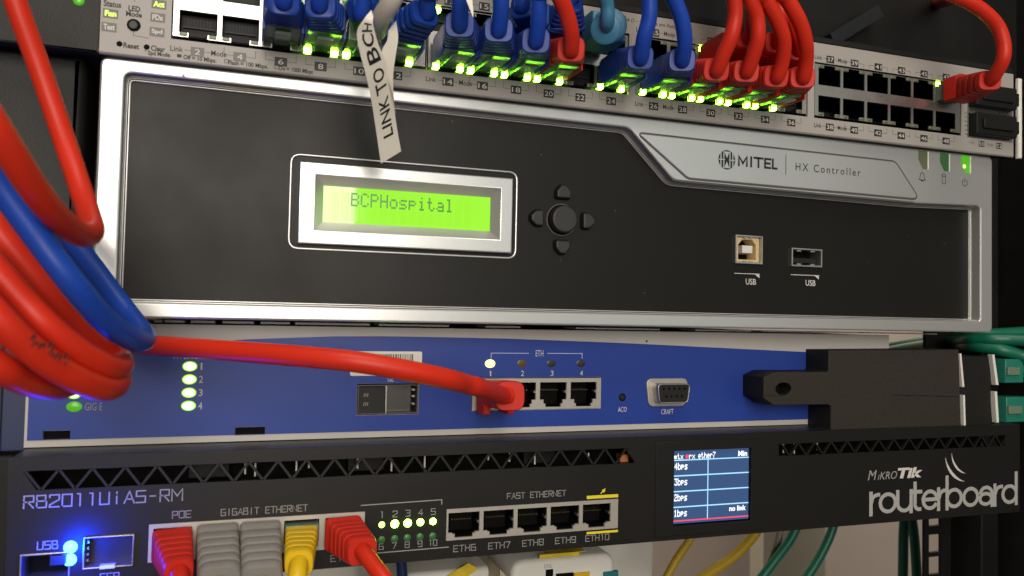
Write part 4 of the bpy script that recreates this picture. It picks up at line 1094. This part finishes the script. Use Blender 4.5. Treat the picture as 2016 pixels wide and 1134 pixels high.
hp_cable(24, (183.7, -36, 99.6), [(181.9, -42, 104.6), (182.2, -45, 111.0), (181.0, -47, 118.3), (178.7, -50, 127.6)], 'left one of the two blue cables between the teal plug and the red cluster', M_bluej, M_blueboot, GB)
hp_cable(26, (201.2, -36, 100.9), [(198.6, -42, 105.9), (195.2, -45, 112.8), (190.3, -47, 119.4), (182.6, -50, 128.3)], 'blue cable beside the red cluster, rightmost of the blue ones', M_bluej, M_blueboot, GB)
hp_cable(28, (216.9, -35, 99.4), [(216.5, -40, 103.5), (217.2, -44, 109.6), (217.3, -46, 116.6), (215.2, -48, 123.2), (212.4, -50, 131.3)], 'leftmost red cable of the four fat red ones in a row', M_red, M_redboot, GR)
hp_cable(30, (230.4, -35, 100.5), [(229.5, -40, 104.4), (228.8, -44, 110.3), (226.8, -46, 117.0), (222.4, -48, 123.3), (218.2, -50, 132.3)], 'second red cable from the left in the row of four red ones', M_red, M_redboot, GR)
hp_cable(32, (245.1, -34, 100.5), [(244.0, -39, 105.4), (241.3, -43, 111.3), (235.9, -46, 117.4), (229.3, -48, 123.4), (220.4, -50, 130.8)], 'third red cable from the left in the row of four red ones', M_red, M_redboot, GR)
hp_cable(34, (257.7, -34, 101.6), [(255.1, -39, 106.8), (251.5, -43, 111.7), (246.4, -46, 117.9), (238.9, -48, 124.9), (229.3, -50, 132.2)], 'rightmost red cable of the four red ones in a row', M_red, M_redboot, GR)
# cables in the upper row, mostly behind the others
hp_cable(9, (82.5, -30, 104.2), [(82.5, -34, 108.2), (82.4, -38, 115.0)], 'dark blue cable in the upper row left of the white paper flag', M_bluej, M_blueboot, GB)
hp_cable(17, (139.6, -30, 114.5), [(139.4, -33, 119.2), (138.5, -38, 124.2)], 'dark blue cable in the upper row behind the blue plug 18', M_bluej, M_blueboot, GB)
hp_cable(19, (157.3, -30, 118.4), [(158.5, -33, 122.1), (157.7, -38, 127.4)], 'blue cable in the upper row behind the single red cable', M_bluej, M_blueboot, GB)
hp_cable(29, (231.9, -34, 114.2), [(230.4, -38, 116.4), (231.2, -38, 123.5), (234.4, -34, 135.6)], 'short dark red cable in the upper row left behind the red cluster', M_red, M_redboot, GR, ridges=3)
hp_cable(31, (245.9, -33, 114.4), [(245.0, -36, 117.8), (245.4, -36, 125.3), (249.2, -30, 139.5)], 'red cable in the upper row seen between the first two fat red cables', M_red, M_redboot, GR, ridges=3)
hp_cable(33, (258.3, -31, 113.8), [(255.3, -34, 118.2), (253.1, -33, 126.5), (252.4, -30, 140.0)], 'red cable in the upper row seen between the last fat red cables', M_red, M_redboot, GR, ridges=3)
# teal cable with a round collar
t = thing('patch_cable', 'grey teal cable with a round ribbed collar in the upper row of the long switch', 'network cable', (PORT[21][0], HY, PORT[21][1]))
px, pz = PORT[21]; px += 3
rj_plug(t, px, pz, HY, True, wing=M_cyan)
bb = MB(); bb.box(px - 7.2, px + 7.2, -24, -12, pz - 5.2, pz + 5.2, 1.4); build(bb, 'boot', M_cyan, t, 40)
a = Vector((px + .5, -23, pz + .3)); b = Vector((167.5, -40, 106.6)); ax = (b - a).normalized(); L = (b - a).length
pts = []; rads = []
for k in range(7):
    f0 = k / 7; 
    for q, rr_ in ((0, .84), (.25, .84), (.35, 1.0), (.9, 1.0)):
        pts.append(a + ax * L * (f0 + q / 7)); rads.append((6.6 - 1.9 * f0) * rr_)
mb = MB(); tube_into(mb, pts, rads, n=24, raw=True); build(mb, 'strain_relief', M_cyan, t, 50)
mb = MB(); tube_into(mb, [b - ax * 1.6, b - ax * 1.2, b + ax * .8, b + ax * 1.2], [4.8, 5.3, 5.3, 4.6], n=28, raw=True); build(mb, 'collar', M_cyan, t, 50)
jacket(t, [b - ax * 1.0] + [(166.3, -44, 108.1), (165.1, -46, 112.6), (162.5, -48, 116.8), (159.1, -50, 124.4)], 2.5, M_cyan)
# red cable in the last upper port with its boot bending right
t = thing('patch_cable', 'lone red cable arching up at the right end of the long switch', 'network cable', (PORT[47][0], HY, PORT[47][1]), GR)
px, pz = PORT[47][0] + 6.0, PORT[47][1] - .6
px, pz = PORT[47]
rj_plug(t, px, pz, HY, True, wing=None, depth=8)
bb = MB(); bb.box(px - 6.6, px + 6.6, -15.5, HY - 4.5, pz - 5.2, pz + 5.0, 1.2); build(bb, 'boot_cover', M_redboot, t, 40)
hump(t, px, pz, M_redboot, y0=-14.0, r=6.2)
_, ax = boot(t, (px + .6, -14.5, pz), (358.0, -34, 112.2), M_redboot, w0=13.2, h0=10.4, ridges=4)
jacket(t, [Vector((358.6, -33, 112.1)), Vector((356.8, -37, 113.4))] + [(355.4, -42, 118.5), (354.5, -43, 125.4), (350.7, -43, 132.6), (341.4, -43, 138.3), (329.7, -42, 142.2), (316.6, -40, 145.1)], 2.95, M_red)
t = thing('patch_cable', 'red cable running back into the dark above the long switch, tapering away', 'network cable', (341.8, -30, 149.1), GR)
jacket(t, [(344.0, -48, 149.5), (338.6, -38, 146.9), (370.9, 0, 163.1), (423.2, 60, 190.8), (531.7, 180, 248.3)], 3.0, M_red)
# white cable with the paper flag
t = thing('patch_cable', 'white cable wrapped by a paper flag reading LINK TO BCH', 'network cable', (PORT[10][0], HY, PORT[10][1]))
px, pz = PORT[10]
rj_plug(t, px, pz, HY, False, depth=14)
jacket(t, [Vector((px + 1, HY - 10, pz)), Vector((87.8, -30, 98.1)), Vector((86.9, -42, 97.5))] + [(88.7, -50, 100.1), (90.7, -53, 104.5), (92.4, -56, 109.1)], 3.1, M_whitec)
def strip(name, left, right, m, parent, th=0.12, sub=6):
    Lp = spline(left, sub); Rp = spline(right, sub); n = len(Lp)
    V = [tuple(p) for p in Lp] + [tuple(p) for p in Rp] + [(p.x, p.y + th, p.z) for p in Lp] + [(p.x, p.y + th, p.z) for p in Rp]
    F = []
    for i in range(n - 1):
        F += [(i, i + 1, n + i + 1, n + i), (2 * n + i, 3 * n + i, 3 * n + i + 1, 2 * n + i + 1), (i, 2 * n + i, 2 * n + i + 1, i + 1), (n + i, n + i + 1, 3 * n + i + 1, 3 * n + i)]
    F += [(0, n, 3 * n, 2 * n), (n - 1, 3 * n - 1, 4 * n - 1, 2 * n - 1)]
    mb = MB(); mb.mesh(V, F); return build(mb, name, m, parent, 50), Lp, Rp
FL, Lp, Rp = strip('paper_flag', [(82.9, -50, 97.3), (80.7, -50, 94.1), (79.0, -48, 90.7), (80.3, -45, 85.8), (83.5, -40, 78.7), (86.4, -34, 71.4), (88.8, -28, 64.5), (91.6, -22, 55.1)],
                   [(83.6, -50, 95.5), (83.5, -50, 93.5), (84.5, -48, 91.5), (86.2, -45, 88.5), (89.9, -40, 83.6), (92.8, -34, 77.2), (95.4, -28, 68.6), (98.5, -22, 60.0)], M_paper, t)
strip('paper_flag', [(89.4, -44, 93.9), (89.2, -43, 90.9), (87.8, -42, 87.7), (88.9, -40, 84.3), (90.8, -37, 79.6), (92.4, -34, 76.8)], [(92.1, -42, 98.2), (92.9, -42, 92.5), (92.4, -41, 87.0), (92.2, -38.5, 81.0), (93.2, -35, 75.3), (94.7, -31, 70.5)], M_paper, t)
# lettering running up the flag
def along_flag(s, t0, t1, u0, u1):
    v, f = text_flat(s, 0.012)
    ax_ = min(p[0] for p in v); bx_ = max(p[0] for p in v); ay = min(p[1] for p in v); by = max(p[1] for p in v)
    mb = MB(); n = len(Lp) - 1; out = []
    for (x, y) in v:
        tt = t0 + (t1 - t0) * (x - ax_) / (bx_ - ax_); uu = u0 + (u1 - u0) * (y - ay) / (by - ay)
        k = min(max(tt * n, 0), n - 1e-6); i = int(k); fr = k - i
        l = Lp[i].lerp(Lp[i + 1], fr); r_ = Rp[i].lerp(Rp[i + 1], fr); p = l.lerp(r_, uu)
        out.append((p.x, p.y - .14, p.z))
    mb.mesh(out, f); build(mb, 'lettering', M_inkblack, FL)
along_flag('BCH', 0.545, 0.265, .80, .24) if False else None
def flag_t(py):   # parameter along the flag for a given image height of its centre line
    return py
n_ = len(Lp) - 1
zs_ = [((Lp[i] + Rp[i]) / 2).z for i in range(n_ + 1)]
def t_at(z):
    for i in range(n_):
        if zs_[i] >= z >= zs_[i + 1]: return (i + (zs_[i] - z) / (zs_[i] - zs_[i + 1] + 1e-9)) / n_
    return 1.0
ZL = lambda a: t_at(a)
along_flag('LINK', ZL(63.6), ZL(74.5), .78, .30)
along_flag('TO', ZL(75.7), ZL(81.9), .80, .28)
along_flag('BCH', ZL(83.3), ZL(93.1), .86, .26)
# a pointed end of another paper flag hanging on the blue cable at 14
strip('paper_flag', [(111.6, -52, 106.5), (112.7, -52, 104.2), (114.0, -52, 101.4), (115.0, -52, 99.1)], [(114.3, -52, 107.0), (114.7, -52, 104.5), (115.1, -52, 101.6), (115.2, -52, 99.0)], M_paper, c14)

# ---- the big loops hanging at the left, close to the camera
GL_ = 'red cables looping at the left'
def loop(pts, r, m, label, group, prints=None):
    t = thing('patch_cable', label, 'network cable', pts[0], group)
    return t, jacket(t, pts, r, m, n=26, sub=14)
loop([(-16.7, -44.6, 96.0), (-13.2, -42.2, 84.6), (-8.4, -39.1, 70.3), (-3.2, -38.2, 55.0), (2.1, -41.6, 40.9), (6.8, -50.2, 30.0), (10.4, -63.8, 23.3), (10.0, -77.3, 21.3), (7.9, -91.5, 23.9), (5.4, -102.4, 29.0), (2.0, -111.1, 36.7), (-2.5, -116.2, 45.5)], 3.05, M_red,
     'topmost red cable at the left, its loop bending back beside the silver frame', GL_)
loop([(-8.6, -22.9, 34.6), (-3.6, -24.3, 27.0), (2.3, -28.2, 19.3), (11.6, -35.1, 7.6), (18.2, -41.3, -0.3), (22.6, -53.2, -4.6), (21.4, -65.4, -4.7), (16.5, -78.8, 0.6), (11.1, -87.8, 9.0), (3.8, -89.9, 19.6), (-3.1, -92.2, 30.3), (-7.3, -95.3, 38.0)], 3.1, M_bluej,
     'blue cable looping at the left between red cables', None)
loop([(-14.3, -69.4, 30.1), (-8.2, -71.2, 21.3), (-0.6, -69.1, 10.4), (5.9, -64.6, 0.9), (12.0, -60.1, -6.7), (15.5, -54.8, -10.1), (16.4, -46.6, -12.3), (12.0, -32.4, -12.0), (5.0, -21.8, -6.7)], 3.2, M_red,
     'red cable running just under the blue loop at the left', GL_)
loop([(-9.0, -89.8, 17.5), (-3.0, -89.4, 10.1), (1.8, -88.7, 4.3), (6.6, -88.0, -1.1), (12.3, -83.4, -7.0), (16.9, -76.3, -10.9), (18.6, -66.4, -11.8), (15.9, -50.7, -9.8), (8.3, -37.8, -3.9), (0.4, -24.8, 4.1)], 3.2, M_red,
     'front red cable of the left bundle with a bright blue gleam on it', GL_)
PRN, PRJ = loop([(-6.0, -98.9, 7.8), (-0.3, -98.4, 0.5), (3.7, -95.4, -4.7), (8.4, -90.4, -10.0), (13.5, -83.5, -14.3), (16.9, -75.1, -16.4), (18.2, -65.0, -15.8), (15.4, -52.5, -13.6)], 3.25, M_red,
     'red cable with black printing on it, near the bottom of the left bundle', GL_)
loop([(-6.3, -96.2, -5.1), (-1.2, -93.5, -9.9), (1.2, -87.9, -12.9), (3.9, -80.3, -15.1), (5.9, -70.3, -16.4), (7.2, -58.1, -16.3)], 3.25, M_red,
     'lowest red cable of the left bundle above the green lights', GL_)
loop([(-3.2, -13.1, 4.0), (4.6, -15.4, -3.8), (9.3, -16.8, -8.8), (13.4, -24.4, -13.8)], 3.2, M_red, 'dark red cable seen in the gap behind the blue loop', GL_)
# printed characters on one jacket
mb = MB()
rr = random.Random(5); C_ = spline([(6.7, -103.6, -3.4), (9.8, -100.0, -5.9), (13.1, -96.8, -8.6)], 12)
for i in range(0, len(C_) - 1, 2):
    p = C_[i]; d = (C_[i + 1] - C_[i]).normalized(); q = Vector((0, 0, 1)); q = (q - d * q.dot(d)).normalized()
    for k in range(2):
        a = p + q * rr.uniform(-1.3, .2); b = a + q * rr.uniform(.7, 1.5) + d * rr.uniform(-.3, .5)
        w = d * .2
        mb.mesh([tuple(a - w), tuple(a + w), tuple(b + w), tuple(b - w)], [(0, 1, 2, 3)])
build(mb, 'jacket_print', M_inkdark, PRJ)

# red cable crossing to the first socket of the blue router
px0, pz0 = exs[0], -28.3
t = thing('patch_cable', 'red cable stretched across the blue router into the first of its four sockets', 'network cable', (px0, JY, pz0))
mb = MB(); mb.box(px0 - 6.1, px0 + 6.1, JY - 9, JY + 3, pz0 - 3.8, pz0 + 3.8, .5); build(mb, 'plug_body', M_clear, t, 40)
for sx in (-1, 1):
    mb = MB(); mb.box(px0 + sx * 5.0 - 1.5, px0 + sx * 5.0 + 1.5, JY - 13, JY - 2.5, pz0 - 8.0, pz0 - 1, .8); build(mb, 'boot_wing', M_redboot, t, 40)
_, ax = boot(t, (px0, JY - 8, pz0 + .4), (px0 - 1.2, JY - 30, pz0 + 1.3), M_redboot, w0=12.6, h0=10.0, w1=11.8, h1=11.4, ridges=4)
mb = MB(); rg = rpoly(rect(px0 + .6 - 5.6, px0 + .6 + 5.6, pz0 + 1.5 - 4.9, pz0 + 1.5 + 4.9), 2.6, 5)
e0 = Vector((px0 - 1.8, JY - 29, pz0 + 1.4))
jacket(t, [tuple(e0), tuple(e0 + Vector((-3.6, -3.0, .5)))] + [(126.0, -32.6, -21.4), (118.8, -38.7, -19.4), (110.7, -46.6, -17.1), (96.7, -50.4, -14.1), (81.2, -49.5, -11.5), (66.6, -42.5, -10.4), (51.8, -31.2, -9.8), (36.2, -17.5, -9.3), (21.2, -4.0, -9.0), (7.6, 4.8, -8.1), (-5.6, 9.2, -5.4)], 3.3, M_red)

# ---- plugs on the black router
GM = 'cables plugged into the black router'
def mk_plug(i, ring, path, m, mc, label, w0=13.2, h0=11.5, w1=10.5, h1=9.5, ridges=5, y0=1.0, start=None, r=2.9, deep=.86, cat='network cable', ends=True):
    cx = kg[i]; cz = -76.8
    t = thing('patch_cable', label, cat, (cx, KY, cz), GM)
    mb = MB(); mb.box(cx - 5.8, cx + 5.8, y0 - 3, KY + 4, cz - 3.9, cz + 3.9, .4); build(mb, 'plug_body', M_clear, t, 40)
    _, ax = boot(t, (cx, y0 - 1, cz) if start is None else start, ring, m, w0=w0, h0=h0, w1=w1, h1=h1, ridges=ridges, deep=deep)
    R0 = Vector(ring)
    jacket(t, [tuple(R0 - ax * 1.5), tuple(R0 + ax * 1.5)] + [tuple(p) for p in path], r, mc)
    return t
mk_plug(0, (31.6, -22, -79.7), [(32.9, -30, -83.7), (34.5, -38, -90.1)], M_redboot, M_red, 'red cable plugged into the leftmost gigabit socket, tinted blue at its side', w0=12.6, w1=9.0, h1=8.5, ridges=5, deep=.95)
mk_plug(1, (43.8, -28, -82.3), [(44.5, -36, -87.3), (45.2, -42, -94.1)], M_greyboot, M_greyc, 'left one of the two grey ribbed cable boots', w0=13.6, h0=12.6, w1=13.0, h1=11.5, ridges=5, y0=2.0)
mk_plug(2, (56.4, -28, -83.1), [(56.8, -36, -88.5), (57.3, -42, -95.5)], M_greyboot, M_greyc, 'right one of the two grey ribbed cable boots, beside the yellow one', w0=13.6, h0=12.6, w1=13.0, h1=11.5, ridges=5, y0=2.0)
t = mk_plug(3, (68.0, -24, -79.2), [(67.2, -30, -82.1), (66.0, -36, -89.5)], M_yellow, M_yellow, 'yellow cable between a grey and a red one on the black router', w0=11.4, h0=7.6, w1=9.4, h1=9.4, ridges=5, y0=2.0, r=3.0, deep=.94)
mk_plug(4, (89.0, -22, -77.4), [(91.7, -28, -80.2), (95.4, -34, -84.9), (99.6, -38, -93.7)], M_redboot, M_red, 'red cable with its boot bent to the right on the black router', w0=13.2, h0=11.8, w1=10.5, h1=9.6, ridges=5)

# ---- black adapter clamped on the right of the blue router, with two green cables
AD = thing('adapter_box', 'matt black adapter box with a screw tab, over the right end of the blue router', 'adapter', (340, 12, -30))
AY = 5.0
az1, az0 = -9.6, -47.5
body = [(305.1, az1), (384.1, -8.6), (385.8, -50.7), (306.6, az0)]
tz1, tz0 = -19.6, -34.5
tx0 = 269.6
op = [(tx0, tz1 - 2.2), (tx0 + 5.5, tz1), (body[0][0] - .6, tz1), (body[0][0], tz1 + .8), body[0], body[1], body[2], body[3], (body[3][0] + .1, tz0 - .8), (body[0][0] - .4, tz0), (tx0 + 5.5, tz0), (tx0, tz0 + 3.4)]
hcx, hcz = 280.3, -27.1
hole = [(hcx + 4.3 * math.cos(2 * math.pi * k / 24), hcz + 2.8 * math.sin(2 * math.pi * k / 24)) for k in range(24)]
mb = MB(); solid_into(mb, op if area2(op) > 0 else op[::-1], [hole], AY, 20.5, 0.5, 0, wall_mi=1)
ab = build(mb, 'body', [M_adapter, M_adapters], AD, 35)
mb = MB(); mb.box(hcx - 4.5, hcx + 4.5, 13, 14, hcz - 3.2, hcz + 3.2); build(mb, 'hole_shadow', M_dark, ab)
mb = MB(); dome_into(mb, hcx - .5, hcz - .2, 12.5, 1.9, 1.0); build(mb, 'screw', M_tin, ab, 60)
mb = MB(); stroke_into(mb, [(tx0 + .2, hcz - 2.7), (tx0 + 5, hcz - 3.0), (tx0 + 12, hcz - 2.8)], .16, AY - .02); stroke_into(mb, [(343.4, -30.7), (384.1, -31.9)], .25, AY - .02); build(mb, 'seam', M_dark, ab)
sx1 = 407.3
mb = MB(); mb.box(384.1 + .1, sx1, AY + 1.5, 20.5, -48.8, -12.1, .6); cb = build(mb, 'coupler', M_adapters, AD, 35)
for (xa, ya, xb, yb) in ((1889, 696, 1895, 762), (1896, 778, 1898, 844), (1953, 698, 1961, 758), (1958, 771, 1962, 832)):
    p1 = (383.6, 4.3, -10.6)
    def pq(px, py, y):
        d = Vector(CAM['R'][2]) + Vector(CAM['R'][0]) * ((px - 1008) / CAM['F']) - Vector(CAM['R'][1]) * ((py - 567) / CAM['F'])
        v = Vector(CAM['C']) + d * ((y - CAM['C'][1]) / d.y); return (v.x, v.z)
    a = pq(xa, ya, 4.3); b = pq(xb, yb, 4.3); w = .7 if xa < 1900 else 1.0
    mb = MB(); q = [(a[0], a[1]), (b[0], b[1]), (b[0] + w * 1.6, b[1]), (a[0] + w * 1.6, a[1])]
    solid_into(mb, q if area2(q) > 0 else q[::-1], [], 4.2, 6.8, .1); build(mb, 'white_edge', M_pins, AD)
mb = MB(); mb.box(273.4, 278.2, 16, 20.8, hcz - 1.6, hcz + 1.6, .3); build(mb, 'screw_tip', M_tin, AD)
GG = 'green cables plugged into the black adapter'
for k, (pa, pb, lab) in enumerate((((1962,706,1998,752), (2030,726), 'upper green cable with a clear plug at the right of the black adapter'), ((1964,780,2004,828), (2036,808), 'lower green cable with a clear plug at the right of the black adapter'))):
    a = pq(pa[0], pa[1], 12); b = pq(pa[2], pa[3], 12)
    t = thing('patch_cable', lab, 'network cable', (a[0], 12, a[1]), GG)
    mb = MB(); mb.box(a[0], b[0], 7, 15, b[1], a[1], .5); build(mb, 'plug_body', M_clearg, t, 40)
    mb = MB(); mb.box(a[0] + .2, a[0] + (b[0] - a[0]) * .66, 5.6, 7.1, (a[1] + b[1]) / 2 - 2.0, (a[1] + b[1]) / 2 + 2.0, .3); build(mb, 'plug_lever', M_clear, t, 40)
    mb = MB(); mb.box(a[0] + .5, b[0] - 1, 9, 13, b[1] + 1.2, a[1] - 1.2, .3); build(mb, 'wires', M_green, t)
    c = ((b[0]), 11, (a[1] + b[1]) / 2)
    jacket(t, [c, (c[0] + 12, 11, c[2] + 1), (c[0] + 60, 30, c[2] + 6)], 3.6, M_green)
for k, (pts, lab) in enumerate((([(478.9, 170, -20.6), (470.4, 120, -12.4), (453.4, 80, -8.1), (419.4, 34, -5.1), (416.9, 18, -3.7), (424.9, 10, -3.4), (433.4, 0, -3.9)], 'green cable passing behind the lower right corner of the silver frame'),
        ([(497.8, 180, -23.4), (480.0, 125, -15.3), (457.4, 80, -10.6), (418.9, 32, -7.8), (419.2, 14, -8.6), (429.5, 8, -11.6), (440.5, 0, -16.9)], 'green cable dipping just above the clear plugs at the right edge'),
        ([(497.5, 190, -17.7), (485.1, 130, -9.2), (443.2, 60, -4.1), (428.6, 34, -2.0), (443.7, 25, -0.4), (463.6, 20, 1.1)], 'uppermost dark green cable near the right edge behind the controller'))):
    t = thing('patch_cable', lab, 'network cable', pts[1], 'green cables behind the right edge')
    jacket(t, pts, 3.2, M_green)

# ================================================================ behind and below the black router
def box_modem(base, lab, x0, x1, y0, y1, z0, z1, sockets=()):
    t = thing('modem', lab, 'modem', ((x0 + x1) / 2, (y0 + y1) / 2, z0), 'white modems below the black router')
    mb = MB(); solid_into(mb, rpoly(rect(x0, x1, z0, z1), [1, 1, 7, 7], 5), [], y0, y1, 3.0); bd = build(mb, 'case', M_whitebox, t, 50)
    return t, bd
m1, bd = box_modem(0, 'white modem with a wide yellow sticker on its top edge, right of the other modem', 174.4, 230.0, 70, 190, -205, -115.5)
mb = MB(); mb.box(191.5, 210.6, 66.5, 69.9, -118.5, -115.0, .3)
mb.v = [(x, y + (z + 118.5) * 0.0, z) for x, y, z in mb.v]
mb2 = MB(); mb2.box(195.2, 215.9, 76, 96, -115.5, -115.2); build(mb2, 'yellow_sticker', M_labyellow, m1)
mb2 = MB(); mb2.box(188.6, 209.7, 69.7, 70.0, -115.2, -113.3); build(mb2, 'yellow_sticker', M_labyellow, m1)
for (xa, xb, ya, yb, mt) in ((1075, 1088, 1122, 1160, M_dark), (1095, 1128, 1130, 1170, M_dark), (1130, 1160, 1128, 1170, M_yellow), (1188, 1216, 1126, 1170, M_teal)):
    a = pq(xa, ya, 69.6); b = pq(xb, yb, 69.6); mb2 = MB(); mb2.box(a[0], b[0], 69.0, 71, b[1], a[1], .3); build(mb2, 'socket', mt, m1)
a = pq(1072, 1112, 69.6); b = pq(1088, 1118, 69.6); mb2 = MB(); text_into(mb2, 'DSL', a[0], b[0], b[1], a[1], 69.9); build(mb2, 'lettering', M_inkgrey, m1)
m2, bd = box_modem(1, 'white modem with a slanting yellow sticker, left of the other modem', 118.8, 171.9, 80, 200, -215, -120.5)
a = pq(868, 1132, 79.6); b = pq(930, 1110, 79.6)
mb2 = MB(); mb2.mesh([(a[0], 79.7, a[1] - 2), (b[0] - 2, 79.7, b[1] + .5), (b[0] + 3, 79.7, b[1] - 2.5), (a[0] + 8, 79.7, a[1] - 6)], [(0, 1, 2, 3)]); build(mb2, 'yellow_sticker', M_labyellow, m2)
for (xa, xb, lab) in ((985, 1012, 'cream divider board between the two white modems'), (1232, 1250, 'cream divider board right of the right hand modem')):
    a = pq(xa, 1100, 62); b = pq(xb, 1100, 62)
    t = thing('shelf_divider', lab, 'board', (a[0], 120, -210), 'cream boards between the modems')
    z = -116 if xa < 1000 else -128
    mb2 = MB(); mb2.mesh([(a[0], 62, -220), (b[0], 62, -220), (b[0] + 3, 62, z - 10), (a[0], 62, z), (a[0], 200, -220), (b[0], 200, -220), (b[0] + 3, 200, z - 10), (a[0], 200, z)], [(0, 1, 2, 3), (4, 5, 6, 7), (0, 1, 5, 4), (1, 2, 6, 5), (2, 3, 7, 6), (3, 0, 4, 7)])
    build(mb2, 'board', M_shelf, t)
a = pq(600, 1120, 220); b = pq(1290, 1120, 220)
t = thing('wall_panel', 'pale panel standing behind the modems and cables', 'panel', ((a[0] + b[0]) / 2, 230, -240))
mb2 = MB(); mb2.box(-60, b[0], 225, 232, -420, -95); build(mb2, 'board', M_whitebox, t)
a = pq(1500, 1090, 400); b = pq(1628, 1090, 400)
t = thing('wall_panel', 'cream upright panel against the brown wall behind the green cables', 'panel', ((a[0] + b[0]) / 2, 400, -400))
mb2 = MB(); mb2.box(a[0], b[0], 400, 420, -700, -60, 3); build(mb2, 'board', M_wallp, t, 40)
def bgc(pts, r, m, lab, grp):
    t = thing('cable', lab, 'cable', pts[0], grp); jacket(t, pts, r, m)
GY = 'loose cables hanging below the black router'
bgc([(327.5, 150, -130.8), (320.2, 150, -140.6), (312.2, 150, -150.6), (301.6, 150, -167.2)], 2.6, M_yelcable, 'left one of the two yellow cables hanging under the small screen', GY)
bgc([(377.1, 150, -130.8), (368.4, 150, -140.8), (355.7, 150, -150.8), (338.5, 150, -159.5), (319.9, 150, -168.8)], 3.2, M_yelcable, 'right one of the two yellow cables hanging under the black router', GY)
bgc([(399.7, 160, -134.8), (398.2, 160, -145.7), (393.0, 160, -158.4), (385.0, 160, -174.7)], 2.2, M_greyc, 'thin grey cable under the black router next to a green one', GY)
bgc([(407.1, 150, -131.0), (399.9, 150, -143.1), (388.6, 150, -155.0), (373.6, 150, -170.4)], 3.0, M_green, 'green cable under the black router right beside the thin grey one', GY)
bgc([(437.1, 150, -131.2), (432.5, 150, -143.0), (423.7, 150, -157.1), (410.1, 150, -173.7)], 3.0, M_green, 'curved green cable crossing the edge of the cream upright panel', GY)
bgc([(467.9, 120, -118.9), (466.3, 120, -135.5), (466.0, 120, -152.2), (465.6, 120, -172.1)], 3.1, M_green, 'left of two straight green cables beside the perforated rack post', GY)
bgc([(475.9, 124, -120.3), (479.1, 124, -137.5), (480.9, 124, -154.5), (482.3, 124, -174.9)], 3.1, M_green, 'right of two straight green cables beside the perforated rack post', GY)
bgc([(117.3, 60, -102.1), (118.4, 60, -108.5), (119.6, 60, -120.3)], 2.4, M_navy, 'dark navy cable hanging beside the left modem', GY)

# ---- rack uprights
RP = thing('rack_post', 'black perforated rack post with square holes at the lower right', 'rack post', (430, 60, -300))
y = 60
def holes_for():
    H = []
    for (t0, b0) in ((1014, 1038), (1053, 1090), (1097, 1133), (1141, 1178), (1186, 1220)):
        a = pq(1829, t0, y); b = pq(1853, b0 - 4, y); H.append((a[0], b[0], b[1], a[1]))
    return H
a = pq(1821, 1060, y); b = pq(1885, 1060, y)
mb2 = MB(); plate_into(mb2, a[0], b[0] + 40, -320, 260, y, y + 2.0, holes_for()); build(mb2, 'perforated_strip', M_rack, RP)
mb2 = MB(); mb2.box(b[0] - 5, b[0] + 8, y - 20, y, -320, 260, 1); build(mb2, 'flange', M_rack, RP)
t = thing('rack_side_panel', 'black side wall of the rack at the right edge', 'panel', (470, 100, -320))
mb2 = MB(); mb2.box(b[0] + 9, b[0] + 60, -12, 58, -330, 300, 1); build(mb2, 'sheet', M_rack, t); mb2 = MB(); mb2.box(b[0] + 6, b[0] + 12, -16, -12.2, -330, 300, .8); build(mb2, 'folded_edge', M_rack, t)
t = thing('rack_side_panel', 'black side wall of the rack at the left edge behind the looping cables', 'panel', (-60, 100, -320))
mb2 = MB(); mb2.box(-70, -44.5, 22, 560, -44, 300, 1); build(mb2, 'sheet', M_rack, t); mb2 = MB(); mb2.box(-70, -44.5, 10, 560, -330, -46, 1); build(mb2, 'sheet', M_rack, t)
t = thing('rack_post', 'pale upright strip at the far left edge beside the blue router', 'rack post', (-38, 20, -50))
mb2 = MB(); mb2.box(-44.3, -31.0, 18, 26, -47.0, -1.5, 1.0); build(mb2, 'strip', M_pins, t, 40)
t = thing('rack_shelf', 'dark shelf above the long switch with a slanting brace under it', 'shelf', (200, 200, 140))
mb2 = MB(); mb2.box(-60, 460, 40, 400, 136, 150, 2); build(mb2, 'board', M_rack, t)
mb2 = MB(); mb2.box(-60, 460, 30, 40, 142, 300, 1); build(mb2, 'front_lip', M_hpdark if False else M_rack, t)
p1 = Vector((319.2, 20, 143.1)); p2 = Vector((349.1, 20, 162.2))
mb2 = MB(); d = (p2 - p1).normalized(); q = Vector((-d.z, 0, d.x)) * 3.2
pa, pb, pc, pd = p1 + q, p2 + q, p2 - q, p1 - q
mb2.mesh([tuple(v) for v in (pa, pb, pc, pd)] + [(v.x, 26, v.z) for v in (pa, pb, pc, pd)], [(0, 1, 2, 3), (4, 5, 6, 7), (0, 1, 5, 4), (1, 2, 6, 5), (2, 3, 7, 6), (3, 0, 4, 7)])
build(mb2, 'brace', M_miklid, t)
bpy.context.view_layer.update()
